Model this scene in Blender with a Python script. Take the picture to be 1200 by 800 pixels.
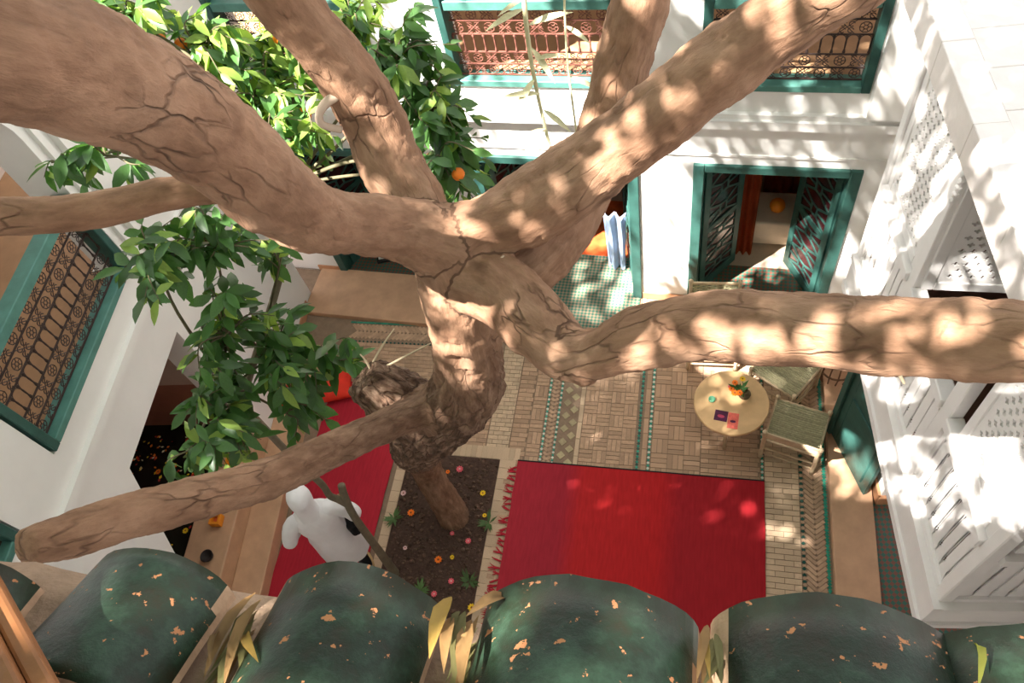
import bpy, bmesh, math, random
from mathutils import Vector, Matrix, noise
random.seed(7)
R_ = random.Random(11)
scn = bpy.context.scene
COL = scn.collection
for _o in list(bpy.data.objects):
    bpy.data.objects.remove(_o)

# ------------------------------------------------------------------ camera
H = 7.5
FPX = 911.56
CR = ((0.9749918, 0.1580378, -0.1562530),
      (0.0492475, -0.8392387, -0.5415285),
      (-0.2167155, 0.5202908, -0.8260338))
right, down, fwd = (Vector(r) for r in CR)
cam_d = bpy.data.cameras.new('camera')
cam_d.sensor_width = 36.0
cam_d.lens = FPX / 1200 * 36
cam_d.clip_start = 0.02
cam = bpy.data.objects.new('camera', cam_d)
COL.objects.link(cam)
M = Matrix.Identity(4)
for i in range(3):
    M[i][0], M[i][1], M[i][2] = right[i], -down[i], -fwd[i]
M[2][3] = H
cam.matrix_world = M
scn.camera = cam

# ------------------------------------------------------------------ light
w = bpy.data.worlds.new('world')
scn.world = w
w.use_nodes = True
bg = w.node_tree.nodes['Background']
bg.inputs[0].default_value = (0.95, 0.97, 1.0, 1)
bg.inputs[1].default_value = 1.3
sd = Vector((0.42, 0.36, -0.83)).normalized()
sun_d = bpy.data.lights.new('sun', 'SUN')
sun_d.energy = 26.0
sun_d.angle = math.radians(0.6)
sun_d.color = (1.0, 0.955, 0.89)
sun = bpy.data.objects.new('sun', sun_d)
sun.rotation_euler = sd.to_track_quat('-Z', 'Y').to_euler()
sun.location = (-4, -4, 14)
COL.objects.link(sun)
scn.view_settings.view_transform = 'Standard'
scn.view_settings.look = 'None'
scn.view_settings.gamma = 1
scn.view_settings.use_curve_mapping = False
scn.view_settings.exposure = 0.5

# ------------------------------------------------------------------ pixel helpers
CAM = Vector((0, 0, H))
def ray(x, y):
    return right * ((x - 600) / FPX) + down * ((y - 400) / FPX) + fwd
def G(x, y, z=0.0):
    v = ray(x, y)
    return CAM + v * ((z - H) / v.z)
def PD(x, y, d):
    return CAM + ray(x, y).normalized() * d

# ------------------------------------------------------------------ frames
BY, WY = 0.059579, -0.103041
def frame(o, u, v):
    m = Matrix.Identity(4)
    for i in range(3):
        m[i][0], m[i][1], m[i][2], m[i][3] = u[i], v[i], (0, 0, 1)[i], o[i]
    return m
bu = Vector((math.cos(BY), -math.sin(BY), 0)); bn = Vector((math.sin(BY), math.cos(BY), 0))
wd = Vector((math.sin(WY), math.cos(WY), 0)); wn = Vector((math.cos(WY), -math.sin(WY), 0))
F_BACK = frame(Vector((-0.0324, 5.4068, 0)), bu, bn)            # u right, v into the wall
F_LEFT = frame(wn * -4.125, wd, -wn)                             # u away from camera, v outwards (left)
F_RIGHT = frame(wn * 1.5766, wd, wn)                             # balcony face plane, v outwards (right)

# ------------------------------------------------------------------ materials
MATS = {}
def mat(name, c, rough=0.7, var=0.12, scale=6.0, bump=0.0, bscale=40.0, c2=None, spec=0.3, rnd=0.0, metal=0.0, trans=0.0):
    if name in MATS:
        return MATS[name]
    m = bpy.data.materials.new(name); m.use_nodes = True
    nt = m.node_tree; b = nt.nodes['Principled BSDF']
    b.inputs['Roughness'].default_value = rough
    b.inputs['Specular IOR Level'].default_value = spec
    b.inputs['Metallic'].default_value = metal
    if trans: b.inputs['Transmission Weight'].default_value = trans
    tc = nt.nodes.new('ShaderNodeTexCoord')
    n = nt.nodes.new('ShaderNodeTexNoise'); n.inputs['Scale'].default_value = scale
    n.inputs['Detail'].default_value = 6; n.inputs['Roughness'].default_value = 0.6
    nt.links.new(tc.outputs['Object'], n.inputs['Vector'])
    r = nt.nodes.new('ShaderNodeValToRGB')
    a = c2 or tuple(x * (1 - var) for x in c)
    bb = c if c2 else tuple(min(1, x * (1 + var)) for x in c)
    r.color_ramp.elements[0].position = 0.3; r.color_ramp.elements[1].position = 0.7
    r.color_ramp.elements[0].color = (*a, 1); r.color_ramp.elements[1].color = (*bb, 1)
    nt.links.new(n.outputs['Fac'], r.inputs['Fac'])
    out = r.outputs['Color']
    if rnd:
        oi = nt.nodes.new('ShaderNodeObjectInfo'); ge = nt.nodes.new('ShaderNodeNewGeometry')
        ad = nt.nodes.new('ShaderNodeMath'); ad.operation = 'ADD'
        nt.links.new(oi.outputs['Random'], ad.inputs[0]); nt.links.new(ge.outputs['Random Per Island'], ad.inputs[1])
        fr = nt.nodes.new('ShaderNodeMath'); fr.operation = 'FRACT'; nt.links.new(ad.outputs[0], fr.inputs[0])
        mr = nt.nodes.new('ShaderNodeMapRange'); mr.inputs['To Min'].default_value = 1 - rnd; mr.inputs['To Max'].default_value = 1 + rnd
        nt.links.new(fr.outputs[0], mr.inputs['Value'])
        hs = nt.nodes.new('ShaderNodeHueSaturation')
        nt.links.new(mr.outputs[0], hs.inputs['Value']); nt.links.new(out, hs.inputs['Color'])
        out = hs.outputs['Color']
    nt.links.new(out, b.inputs['Base Color'])
    if bump:
        n2 = nt.nodes.new('ShaderNodeTexNoise'); n2.inputs['Scale'].default_value = bscale; n2.inputs['Detail'].default_value = 5
        nt.links.new(tc.outputs['Object'], n2.inputs['Vector'])
        bp = nt.nodes.new('ShaderNodeBump'); bp.inputs['Strength'].default_value = bump; bp.inputs['Distance'].default_value = 0.01
        nt.links.new(n2.outputs['Fac'], bp.inputs['Height']); nt.links.new(bp.outputs['Normal'], b.inputs['Normal'])
    MATS[name] = m
    return m

PLASTER = mat('white_plaster', (0.84, 0.82, 0.79), 0.85, 0.03, 2.5, 0.25, 9)
WHITEWOOD = mat('white_painted_wood', (0.86, 0.83, 0.81), 0.6, 0.03, 5, 0.15, 30)
ROOFWHITE = mat('limewashed_roof', (0.82, 0.75, 0.71), 0.85, 0.07, 5, 0.4, 18, rnd=0.03)
GREEN = mat('green_paint', (0.033, 0.10, 0.084), 0.42, 0.22, 7, 0.15, 30)
GREENL = mat('green_paint_rail', (0.085, 0.225, 0.19), 0.45, 0.2, 7, 0.15, 30)
TAN = mat('tan_tadelakt', (0.56, 0.33, 0.20), 0.5, 0.13, 5, 0.2, 12)
TANB = mat('orange_brown_skirting', (0.50, 0.25, 0.13), 0.55, 0.12, 5, 0.2, 12)
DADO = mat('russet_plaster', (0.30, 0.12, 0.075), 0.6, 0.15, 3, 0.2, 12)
GALFLOOR = mat('golden_gallery_floor', (0.36, 0.21, 0.11), 0.6, 0.15, 5, 0.1, 20)
BROWNFLOOR = mat('dark_brown_gallery_floor', (0.17, 0.085, 0.06), 0.55, 0.15, 5, 0.1, 20)
BRICK = mat('buff_brick', (0.48, 0.31, 0.20), 0.75, 0.12, 30, 0.35, 60, rnd=0.16)
BRICKP = mat('pale_brick', (0.58, 0.42, 0.28), 0.75, 0.12, 30, 0.35, 60, rnd=0.12)
BRICKO = mat('olive_brick', (0.42, 0.34, 0.20), 0.72, 0.14, 30, 0.3, 60, rnd=0.12)
GROUT = mat('mortar_joint', (0.27, 0.185, 0.125), 0.9, 0.15, 12, 0.4, 60)
TILEG = mat('green_glazed_tile', (0.04, 0.28, 0.19), 0.25, 0.15, 20, rnd=0.25)
TILEW = mat('pale_glazed_tile', (0.62, 0.66, 0.55), 0.3, 0.1, 20, rnd=0.1)
TILED = mat('dark_glazed_tile', (0.03, 0.09, 0.07), 0.25, 0.15, 20, rnd=0.2)
TILER = mat('red_clay_tile', (0.38, 0.13, 0.07), 0.5, 0.15, 20, rnd=0.2)
SOIL = mat('dark_soil', (0.075, 0.042, 0.03), 0.95, 0.35, 30, 0.8, 70)
CLOD = mat('soil_clod', (0.11, 0.065, 0.045), 0.95, 0.25, 40, 0.5, 60, rnd=0.35)
IRON = mat('wrought_iron', (0.045, 0.028, 0.024), 0.55, 0.2, 20)
IRONR = mat('rust_red_iron', (0.20, 0.075, 0.055), 0.6, 0.2, 20)
WOOD = mat('pale_turned_wood', (0.60, 0.45, 0.29), 0.6, 0.12, 18, 0.2, 60)
RUSH = mat('woven_rush', (0.40, 0.36, 0.22), 0.8, 0.22, 40, 0.5, 120, rnd=0.12)
TABLEWOOD = mat('honey_table_wood', (0.66, 0.42, 0.21), 0.5, 0.1, 6, 0.1, 30)
ROBE = mat('white_cotton', (0.82, 0.80, 0.81), 0.85, 0.03, 8, 0.8, 16)
BLACKC = mat('black_cloth', (0.012, 0.012, 0.014), 0.9, 0.1, 8)
SKIN = mat('skin', (0.33, 0.18, 0.11), 0.6, 0.05, 8)
ORANGE = mat('orange_ceramic', (0.85, 0.28, 0.02), 0.45, 0.1, 8)
DARKPOT = mat('dark_clay', (0.03, 0.02, 0.018), 0.6, 0.2, 10)
PET_O = mat('orange_petal', (0.95, 0.20, 0.01), 0.6, 0.1, 20)
PET_Y = mat('yellow_petal', (0.92, 0.58, 0.02), 0.6, 0.1, 20)
PET_P = mat('pink_petal', (0.80, 0.13, 0.16), 0.6, 0.12, 20)
PET_W = mat('pale_pink_petal', (0.75, 0.48, 0.45), 0.6, 0.12, 20)
LEAF = mat('citrus_leaf', (0.06, 0.14, 0.035), 0.36, 0.25, 14, spec=0.5, rnd=0.45)
LEAFL = mat('sunlit_citrus_leaf', (0.26, 0.38, 0.075), 0.4, 0.2, 14, spec=0.5, rnd=0.3)  # paler leaf copy, sunlight on the bright clusters put into its colour
WEED = mat('weed_leaf', (0.09, 0.16, 0.05), 0.6, 0.2, 14, rnd=0.3)
TWIG = mat('green_brown_twig', (0.12, 0.10, 0.055), 0.8, 0.2, 14, 0.3, 60)
STEM = mat('young_trunk_bark', (0.16, 0.13, 0.085), 0.85, 0.2, 14, 0.5, 60)
DRYLEAF = mat('dry_leaf', (0.30, 0.175, 0.07), 0.65, 0.25, 14, rnd=0.3)
DRYLEAFG = mat('olive_dry_leaf', (0.20, 0.18, 0.07), 0.65, 0.2, 14, rnd=0.2)
DRYY = mat('yellow_dry_leaf', (0.50, 0.32, 0.08), 0.6, 0.2, 14)
BAMBOO = mat('pale_bamboo', (0.55, 0.50, 0.30), 0.6, 0.15, 14)
FRUIT = mat('orange_fruit', (0.90, 0.22, 0.02), 0.45, 0.08, 12, 0.3, 120)
POST = mat('varnished_brown_wood', (0.24, 0.095, 0.035), 0.45, 0.35, 7, 0.2, 25)
PANELW = mat('dark_red_wood', (0.11, 0.035, 0.022), 0.5, 0.2, 7, 0.2, 25)
MORTAR = mat('tan_mortar', (0.27, 0.18, 0.12), 0.95, 0.25, 14, 0.8, 40)
WATER = mat('dark_basin_water', (0.012, 0.012, 0.008), 0.12, 0.2, 3, spec=0.5)
BLUE = mat('pale_blue_denim', (0.50, 0.62, 0.78), 0.9, 0.12, 10, 0.3, 30)
CURT = mat('rust_red_curtain', (0.42, 0.07, 0.02), 0.85, 0.2, 6)
CREAM = mat('cream_cloth', (0.78, 0.66, 0.52), 0.85, 0.08, 6)
RUGORANGE = mat('orange_red_rug', (0.75, 0.12, 0.03), 0.9, 0.3, 9)
GLASSD = mat('dark_red_glass', (0.05, 0.012, 0.014), 0.15, 0.3, 3, spec=0.6)
PURPLE = mat('purple_card', (0.07, 0.008, 0.045), 0.5, 0.3, 30)
REDCARD = mat('coral_card', (0.72, 0.14, 0.10), 0.5, 0.2, 30)
CUSH = mat('scarlet_cloth', (0.75, 0.04, 0.02), 0.85, 0.12, 8, 0.2, 30)
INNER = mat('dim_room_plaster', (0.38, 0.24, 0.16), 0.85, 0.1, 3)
BLACKM = mat('black_keyboard_plastic', (0.015, 0.015, 0.015), 0.4, 0.1, 5)
WHITEK = mat('white_strip_plastic', (0.75, 0.74, 0.70), 0.5, 0.05, 5)
TEALG = mat('small_green_glass', (0.15, 0.42, 0.25), 0.2, 0.1, 9)
BROWNB = mat('brown_basket', (0.20, 0.10, 0.055), 0.7, 0.2, 20)

def translucent(m, col, f=0.4):
    nt = m.node_tree; out = nt.nodes['Material Output']; b = nt.nodes['Principled BSDF']
    t = nt.nodes.new('ShaderNodeBsdfTranslucent'); t.inputs[0].default_value = (*col, 1)
    mx = nt.nodes.new('ShaderNodeMixShader'); mx.inputs[0].default_value = f
    nt.links.new(b.outputs[0], mx.inputs[1]); nt.links.new(t.outputs[0], mx.inputs[2]); nt.links.new(mx.outputs[0], out.inputs[0])
translucent(LEAF, (0.10, 0.26, 0.03), 0.3); translucent(LEAFL, (0.38, 0.55, 0.07), 0.4)
def rug_mat(name, stops):
    m = bpy.data.materials.new(name); m.use_nodes = True
    nt = m.node_tree; b = nt.nodes['Principled BSDF']; b.inputs['Roughness'].default_value = 0.95
    b.inputs['Specular IOR Level'].default_value = 0.1
    tc = nt.nodes.new('ShaderNodeTexCoord'); sx = nt.nodes.new('ShaderNodeSeparateXYZ')
    nt.links.new(tc.outputs['Generated'], sx.inputs[0])
    nz = nt.nodes.new('ShaderNodeTexNoise'); nz.inputs['Scale'].default_value = 14
    mp = nt.nodes.new('ShaderNodeMapping'); mp.inputs['Scale'].default_value = (9, 1.2, 1)
    nt.links.new(tc.outputs['Object'], mp.inputs[0]); nt.links.new(mp.outputs[0], nz.inputs['Vector'])
    ad = nt.nodes.new('ShaderNodeMath'); ad.operation = 'MULTIPLY_ADD'; ad.inputs[1].default_value = 0.05
    nt.links.new(nz.outputs['Fac'], ad.inputs[0]); nt.links.new(sx.outputs['X'], ad.inputs[2])
    r = nt.nodes.new('ShaderNodeValToRGB')
    e = r.color_ramp.elements
    while len(e) < len(stops): e.new(0.5)
    for q, (p, c) in zip(e, stops): q.position = p; q.color = (*c, 1)
    nt.links.new(ad.outputs[0], r.inputs['Fac'])
    n3 = nt.nodes.new('ShaderNodeTexNoise'); n3.inputs['Scale'].default_value = 5; n3.inputs['Detail'].default_value = 8
    nt.links.new(mp.outputs[0], n3.inputs['Vector'])
    mr = nt.nodes.new('ShaderNodeMapRange'); mr.inputs['To Min'].default_value = 0.72; mr.inputs['To Max'].default_value = 1.25
    nt.links.new(n3.outputs['Fac'], mr.inputs['Value'])
    hs = nt.nodes.new('ShaderNodeHueSaturation'); nt.links.new(mr.outputs[0], hs.inputs['Value']); nt.links.new(r.outputs['Color'], hs.inputs['Color'])
    nt.links.new(hs.outputs['Color'], b.inputs['Base Color'])
    wv = nt.nodes.new('ShaderNodeTexWave'); wv.inputs['Scale'].default_value = 60; wv.inputs['Distortion'].default_value = 2
    nt.links.new(tc.outputs['Object'], wv.inputs['Vector'])
    bp = nt.nodes.new('ShaderNodeBump'); bp.inputs['Strength'].default_value = 0.4; bp.inputs['Distance'].default_value = 0.004
    nt.links.new(wv.outputs['Fac'], bp.inputs['Height']); nt.links.new(bp.outputs['Normal'], b.inputs['Normal'])
    return m
RUGR = rug_mat('red_kilim', [(0, (0.42, 0.030, 0.045)), (0.24, (0.36, 0.026, 0.040)), (0.31, (0.48, 0.024, 0.026)), (0.62, (0.47, 0.020, 0.022)), (0.70, (0.34, 0.018, 0.024)), (1, (0.37, 0.018, 0.024))])
RUGL = rug_mat('crimson_kilim', [(0, (0.42, 0.022, 0.038)), (1, (0.48, 0.028, 0.045))])
FRINGE = mat('crimson_yarn', (0.42, 0.015, 0.03), 0.9, 0.2, 20)

def bark_mat():
    m = bpy.data.materials.new('tree_bark'); m.use_nodes = True
    nt = m.node_tree; b = nt.nodes['Principled BSDF']; b.inputs['Roughness'].default_value = 0.85
    b.inputs['Specular IOR Level'].default_value = 0.2
    N = lambda t: nt.nodes.new('ShaderNode' + t)
    def noise_(src, sc, det=6, ro=.6):
        n = N('TexNoise'); n.inputs['Scale'].default_value = sc; n.inputs['Detail'].default_value = det; n.inputs['Roughness'].default_value = ro
        nt.links.new(src, n.inputs['Vector']); return n
    def ramp(src, stops):
        r = N('ValToRGB'); e = r.color_ramp.elements
        while len(e) < len(stops): e.new(.5)
        for q, (p, c) in zip(e, stops): q.position = p; q.color = (*c, 1)
        nt.links.new(src, r.inputs['Fac']); return r
    def mrange(src, a, c, lo=0, hi=1):
        r = N('MapRange'); r.inputs['From Min'].default_value = a; r.inputs['From Max'].default_value = c; r.inputs['To Min'].default_value = lo; r.inputs['To Max'].default_value = hi
        nt.links.new(src, r.inputs['Value']); return r.outputs[0]
    def math_(op, a, c):
        r = N('Math'); r.operation = op
        for i, x in enumerate((a, c)):
            if isinstance(x, (int, float)): r.inputs[i].default_value = x
            else: nt.links.new(x, r.inputs[i])
        return r.outputs[0]
    def mix(f, a, c, mode='MIX'):
        r = N('MixRGB'); r.blend_type = mode
        for i, x in enumerate((f, a, c)):
            if isinstance(x, (int, float)): r.inputs[i].default_value = x
            elif isinstance(x, tuple): r.inputs[i].default_value = (*x, 1)
            else: nt.links.new(x, r.inputs[i])
        return r.outputs[0]
    at = N('Attribute'); at.attribute_name = 'grain'; V = at.outputs['Vector']
    ro = N('Attribute'); ro.attribute_name = 'rough'; RO = ro.outputs['Fac']
    tc = N('TexCoord'); O = tc.outputs['Object']
    big = noise_(O, 2.6, 5); fib = noise_(V, 26, 8, .7); mid = noise_(V, 8, 6, .6)
    smooth = ramp(mid.outputs['Fac'], [(.25, (.20, .105, .062)), (.48, (.34, .195, .12)), (.75, (.46, .29, .19))])
    old = ramp(fib.outputs['Fac'], [(.30, (.045, .026, .018)), (.5, (.17, .10, .065)), (.72, (.36, .25, .18))])
    c = mix(RO, smooth.outputs[0], old.outputs[0])
    c = mix(.75, c, ramp(fib.outputs['Fac'], [(.3, (.55, .52, .5)), (.62, (1.0, 1.0, 1.0))]).outputs[0], 'MULTIPLY')
    c = mix(.55, c, ramp(big.outputs['Fac'], [(.3, (.62, .58, .56)), (.7, (1.15, 1.12, 1.1))]).outputs[0], 'MULTIPLY')
    # cracks in patches
    ds = noise_(V, 6, 3); wv = mix(.16, V, ds.outputs['Color'])
    v = N('TexVoronoi'); v.feature = 'DISTANCE_TO_EDGE'; v.inputs['Scale'].default_value = 15; nt.links.new(wv, v.inputs['Vector'])
    line = math_('SUBTRACT', 1, mrange(v.outputs['Distance'], 0, .06))
    mk = mrange(noise_(O, 2.3, 3).outputs['Fac'], .50, .74)
    crack = math_('MULTIPLY', line, math_('MAXIMUM', mk, math_('MULTIPLY', RO, .6)))
    c = mix(math_('MULTIPLY', crack, .75), c, (.055, .026, .015))
    # knots
    kn = N('TexVoronoi'); kn.inputs['Scale'].default_value = 5; nt.links.new(V, kn.inputs['Vector'])
    c = mix(mrange(kn.outputs['Distance'], .16, .05, 0, .7), c, (.07, .035, .02))
    nt.links.new(c, b.inputs['Base Color'])
    h = math_('SUBTRACT', math_('ADD', math_('MULTIPLY', fib.outputs['Fac'], .55), mid.outputs['Fac']), math_('MULTIPLY', crack, .9))
    bp = N('Bump'); bp.inputs['Strength'].default_value = 0.9; bp.inputs['Distance'].default_value = 0.018
    nt.links.new(h, bp.inputs['Height']); nt.links.new(bp.outputs['Normal'], b.inputs['Normal'])
    return m
BARK = bark_mat()

def glaze_mat():
    m = bpy.data.materials.new('chipped_green_glaze'); m.use_nodes = True
    nt = m.node_tree; b = nt.nodes['Principled BSDF']
    b.inputs['Specular IOR Level'].default_value = 0.22
    tc = nt.nodes.new('ShaderNodeTexCoord')
    oi = nt.nodes.new('ShaderNodeObjectInfo')
    va = nt.nodes.new('ShaderNodeVectorMath'); va.operation = 'MULTIPLY_ADD'; va.inputs[1].default_value = (1, 1, 1)
    vs = nt.nodes.new('ShaderNodeVectorMath'); vs.operation = 'SCALE'; vs.inputs['Scale'].default_value = 1.0
    cb = nt.nodes.new('ShaderNodeCombineXYZ'); sc = nt.nodes.new('ShaderNodeMath'); sc.operation = 'MULTIPLY'; sc.inputs[1].default_value = 30
    nt.links.new(oi.outputs['Random'], sc.inputs[0]); nt.links.new(sc.outputs[0], cb.inputs[0])
    nt.links.new(tc.outputs['Object'], va.inputs[0]); nt.links.new(cb.outputs[0], va.inputs[2])
    n = nt.nodes.new('ShaderNodeTexNoise'); n.inputs['Scale'].default_value = 14; n.inputs['Detail'].default_value = 9; n.inputs['Roughness'].default_value = 0.7
    nt.links.new(va.outputs[0], n.inputs['Vector'])
    r = nt.nodes.new('ShaderNodeValToRGB'); e = r.color_ramp.elements; e.new(0.5)
    for q, (p, c) in zip(e, [(0.34, (0.018, 0.014, 0.007)), (0.48, (0.012, 0.022, 0.012)), (0.70, (0.030, 0.062, 0.038))]): q.position = p; q.color = (*c, 1)
    nt.links.new(n.outputs['Fac'], r.inputs['Fac'])
    v = nt.nodes.new('ShaderNodeTexNoise'); v.inputs['Scale'].default_value = 70; v.inputs['Detail'].default_value = 4; v.inputs['Roughness'].default_value = 0.6
    nt.links.new(va.outputs[0], v.inputs['Vector'])
    ch = nt.nodes.new('ShaderNodeMapRange'); ch.inputs['From Min'].default_value = 0.645; ch.inputs['From Max'].default_value = 0.665
    nt.links.new(v.outputs['Fac'], ch.inputs['Value'])
    mx = nt.nodes.new('ShaderNodeMixRGB'); mx.inputs[2].default_value = (0.40, 0.17, 0.075, 1)
    nt.links.new(ch.outputs[0], mx.inputs[0]); nt.links.new(r.outputs['Color'], mx.inputs[1])
    nt.links.new(mx.outputs[0], b.inputs['Base Color'])
    rr = nt.nodes.new('ShaderNodeMapRange'); rr.inputs['To Min'].default_value = 0.36; rr.inputs['To Max'].default_value = 0.85
    nt.links.new(ch.outputs[0], rr.inputs['Value']); nt.links.new(rr.outputs[0], b.inputs['Roughness'])
    bp = nt.nodes.new('ShaderNodeBump'); bp.inputs['Strength'].default_value = 0.5; bp.inputs['Distance'].default_value = 0.006
    nt.links.new(n.outputs['Fac'], bp.inputs['Height']); nt.links.new(bp.outputs['Normal'], b.inputs['Normal'])
    return m
GLAZE = glaze_mat()

def mosaic_mat(name, size, ca, cb_):
    m = bpy.data.materials.new(name); m.use_nodes = True
    nt = m.node_tree; b = nt.nodes['Principled BSDF']; b.inputs['Roughness'].default_value = 0.35
    tc = nt.nodes.new('ShaderNodeTexCoord')
    mp = nt.nodes.new('ShaderNodeMapping'); mp.inputs['Rotation'].default_value = (0, 0, 0.785)
    nt.links.new(tc.outputs['Object'], mp.inputs[0])
    c = nt.nodes.new('ShaderNodeTexChecker'); c.inputs['Scale'].default_value = 1 / size
    c.inputs['Color1'].default_value = (*ca, 1); c.inputs['Color2'].default_value = (*cb_, 1)
    nt.links.new(mp.outputs[0], c.inputs['Vector']); nt.links.new(c.outputs['Color'], b.inputs['Base Color'])
    return m
MOSAIC = mosaic_mat('green_red_mosaic', 0.034, (0.035, 0.13, 0.095), (0.20, 0.075, 0.05))
MOSAICW = mosaic_mat('green_cream_mosaic', 0.03, (0.06, 0.20, 0.14), (0.42, 0.30, 0.21))

# ------------------------------------------------------------------ mesh helpers
def link(o, parent=None):
    COL.objects.link(o)
    if parent is not None: o.parent = parent
    return o
def obj(name, bm, m, parent=None, mw=None, smooth=False, recalc=True):
    if recalc: bmesh.ops.recalc_face_normals(bm, faces=bm.faces)
    me = bpy.data.meshes.new(name); bm.to_mesh(me); bm.free()
    if isinstance(m, (list, tuple)):
        for q in m: me.materials.append(q)
    else: me.materials.append(m)
    if smooth:
        for p in me.polygons: p.use_smooth = True
    o = bpy.data.objects.new(name, me)
    link(o, parent)
    if mw is not None: o.matrix_local = mw
    return o
def empty(name, mw=None, parent=None):
    o = bpy.data.objects.new(name, None); o.empty_display_size = 0.1
    link(o, parent)
    if mw is not None: o.matrix_local = mw
    return o
def tag(o, label, cat, group=None, kind=None):
    o['label'] = label; o['category'] = cat
    if group: o['group'] = group
    if kind: o['kind'] = kind
    return o
def struct(o, label=None, cat=None):
    o['kind'] = 'structure'
    if label: o['label'] = label
    if cat: o['category'] = cat
    return o
def box(bm, x0, x1, y0, y1, z0, z1, mx=None, mi=0):
    co = [(x, y, z) for z in (z0, z1) for y in (y0, y1) for x in (x0, x1)]
    vs = [bm.verts.new(mx @ Vector(c) if mx else c) for c in co]
    for f in ((0, 2, 3, 1), (4, 5, 7, 6), (0, 1, 5, 4), (2, 6, 7, 3), (0, 4, 6, 2), (1, 3, 7, 5)):
        q = bm.faces.new([vs[i] for i in f]); q.material_index = mi
def bbox(*a, **k):
    bm = bmesh.new(); box(bm, *a, **k); return bm
def bev(bm, w=0.005, s=1):
    bmesh.ops.recalc_face_normals(bm, faces=bm.faces)
    bmesh.ops.bevel(bm, geom=list(bm.edges), offset=w, segments=s, affect='EDGES', profile=0.5)
    return bm
def tube(bm, pts, rad, n=8, cap=True, mi=0):
    pts = [Vector(p) for p in pts]
    if not hasattr(rad, '__len__'): rad = [rad] * len(pts)
    rings = []; up = None
    for i, p in enumerate(pts):
        t = (pts[min(i + 1, len(pts) - 1)] - pts[max(i - 1, 0)])
        if t.length < 1e-9: t = Vector((0, 0, 1))
        t.normalize()
        if up is None:
            up = t.orthogonal().normalized()
        else:
            up = (up - t * up.dot(t))
            if up.length < 1e-6: up = t.orthogonal()
            up.normalize()
        s = t.cross(up)
        rings.append([bm.verts.new(p + (up * math.cos(2 * math.pi * k / n) + s * math.sin(2 * math.pi * k / n)) * rad[i]) for k in range(n)])
    for a, b in zip(rings, rings[1:]):
        for k in range(n):
            f = bm.faces.new((a[k], a[(k + 1) % n], b[(k + 1) % n], b[k])); f.material_index = mi
    if cap:
        bm.faces.new(rings[0][::-1]).material_index = mi; bm.faces.new(rings[-1]).material_index = mi
def lathe(bm, prof, n=16, c=(0, 0, 0), sx=1, sy=1, mi=0):
    rings = []
    for r, z in prof:
        rings.append([bm.verts.new((c[0] + r * sx * math.cos(2 * math.pi * k / n), c[1] + r * sy * math.sin(2 * math.pi * k / n), c[2] + z)) for k in range(n)])
    for a, b in zip(rings, rings[1:]):
        for k in range(n):
            bm.faces.new((a[k], a[(k + 1) % n], b[(k + 1) % n], b[k])).material_index = mi
    if prof[0][0] > 1e-5: bm.faces.new(rings[0][::-1]).material_index = mi
    if prof[-1][0] > 1e-5: bm.faces.new(rings[-1]).material_index = mi
    bmesh.ops.remove_doubles(bm, verts=bm.verts, dist=1e-5)
def ring(bm, c, r, t, axis='v', n=14, k=4, a0=0, a1=2 * math.pi):
    """thin ring in the u-z plane"""
    full = abs(a1 - a0 - 2 * math.pi) < 1e-6
    pts = [(c[0] + r * math.cos(a0 + (a1 - a0) * i / n), c[1], c[2] + r * math.sin(a0 + (a1 - a0) * i / n)) for i in range(n + 1)]
    tube(bm, pts, t, k, cap=not full)
def poly_prism(bm, pts, v0, v1, mx=None, plane='uz'):
    """extruded outline; pts in (u,z), extruded over v"""
    a = [bm.verts.new((p[0], v0, p[1])) for p in pts]; b = [bm.verts.new((p[0], v1, p[1])) for p in pts]
    bm.faces.new(a[::-1]); bm.faces.new(b)
    for i in range(len(pts)):
        j = (i + 1) % len(pts)
        bm.faces.new((a[i], a[j], b[j], b[i]))
def crom(pts, vals, n=8):
    """catmull-rom through points with radius list"""
    P = [Vector(p) for p in pts]; out = []; rv = []
    for i in range(len(P) - 1):
        p0 = P[max(i - 1, 0)]; p1 = P[i]; p2 = P[i + 1]; p3 = P[min(i + 2, len(P) - 1)]
        for k in range(n):
            t = k / n
            out.append(0.5 * ((2 * p1) + (p2 - p0) * t + (2 * p0 - 5 * p1 + 4 * p2 - p3) * t * t + (3 * p1 - p0 - 3 * p2 + p3) * t ** 3))
            rv.append(vals[i] * (1 - t) + vals[i + 1] * t)
    out.append(P[-1]); rv.append(vals[-1])
    return out, rv
def eval_mesh(o):
    dg = bpy.context.evaluated_depsgraph_get(); dg.update()
    me = bpy.data.meshes.new_from_object(o.evaluated_get(dg)); return me
def copy_tree(o, parent=None):
    c = o.copy(); COL.objects.link(c); c.parent = parent
    for ch in list(o.children): copy_tree(ch, c)
    return c
def rotz(a): return Matrix.Rotation(a, 4, 'Z')
def T(x, y, z): return Matrix.Translation((x, y, z))


# ================================================================== SETTING
def cells(bm, u0, u1, z0, z1, v0, v1, ops):
    us = sorted({u0, u1, *[o[0] for o in ops], *[o[1] for o in ops]})
    for a, b in zip(us, us[1:]):
        m = (a + b) / 2; z = z0
        for o in sorted([o for o in ops if o[0] < m < o[1]], key=lambda o: o[2]):
            if o[2] > z + 1e-6: box(bm, a, b, v0, v1, z, o[2])
            z = o[3]
        if z1 > z + 1e-6: box(bm, a, b, v0, v1, z, z1)

DOORS = [(-4.33, -2.80), (-2.16, -0.50), (0.05, 1.48)]
WINS = [(-4.30, -2.80), (-2.12, -0.60), (0.05, 1.37)]
DZ, WZ0, WZ1 = 2.16, 3.02, 4.7

# floor slab under the paving
floor = struct(obj('floor', bbox(-7.2, 4.2, -0.2, 8.6, -0.25, -0.014), GROUT), 'herringbone and basket weave brick paving of the courtyard', 'floor')

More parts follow.
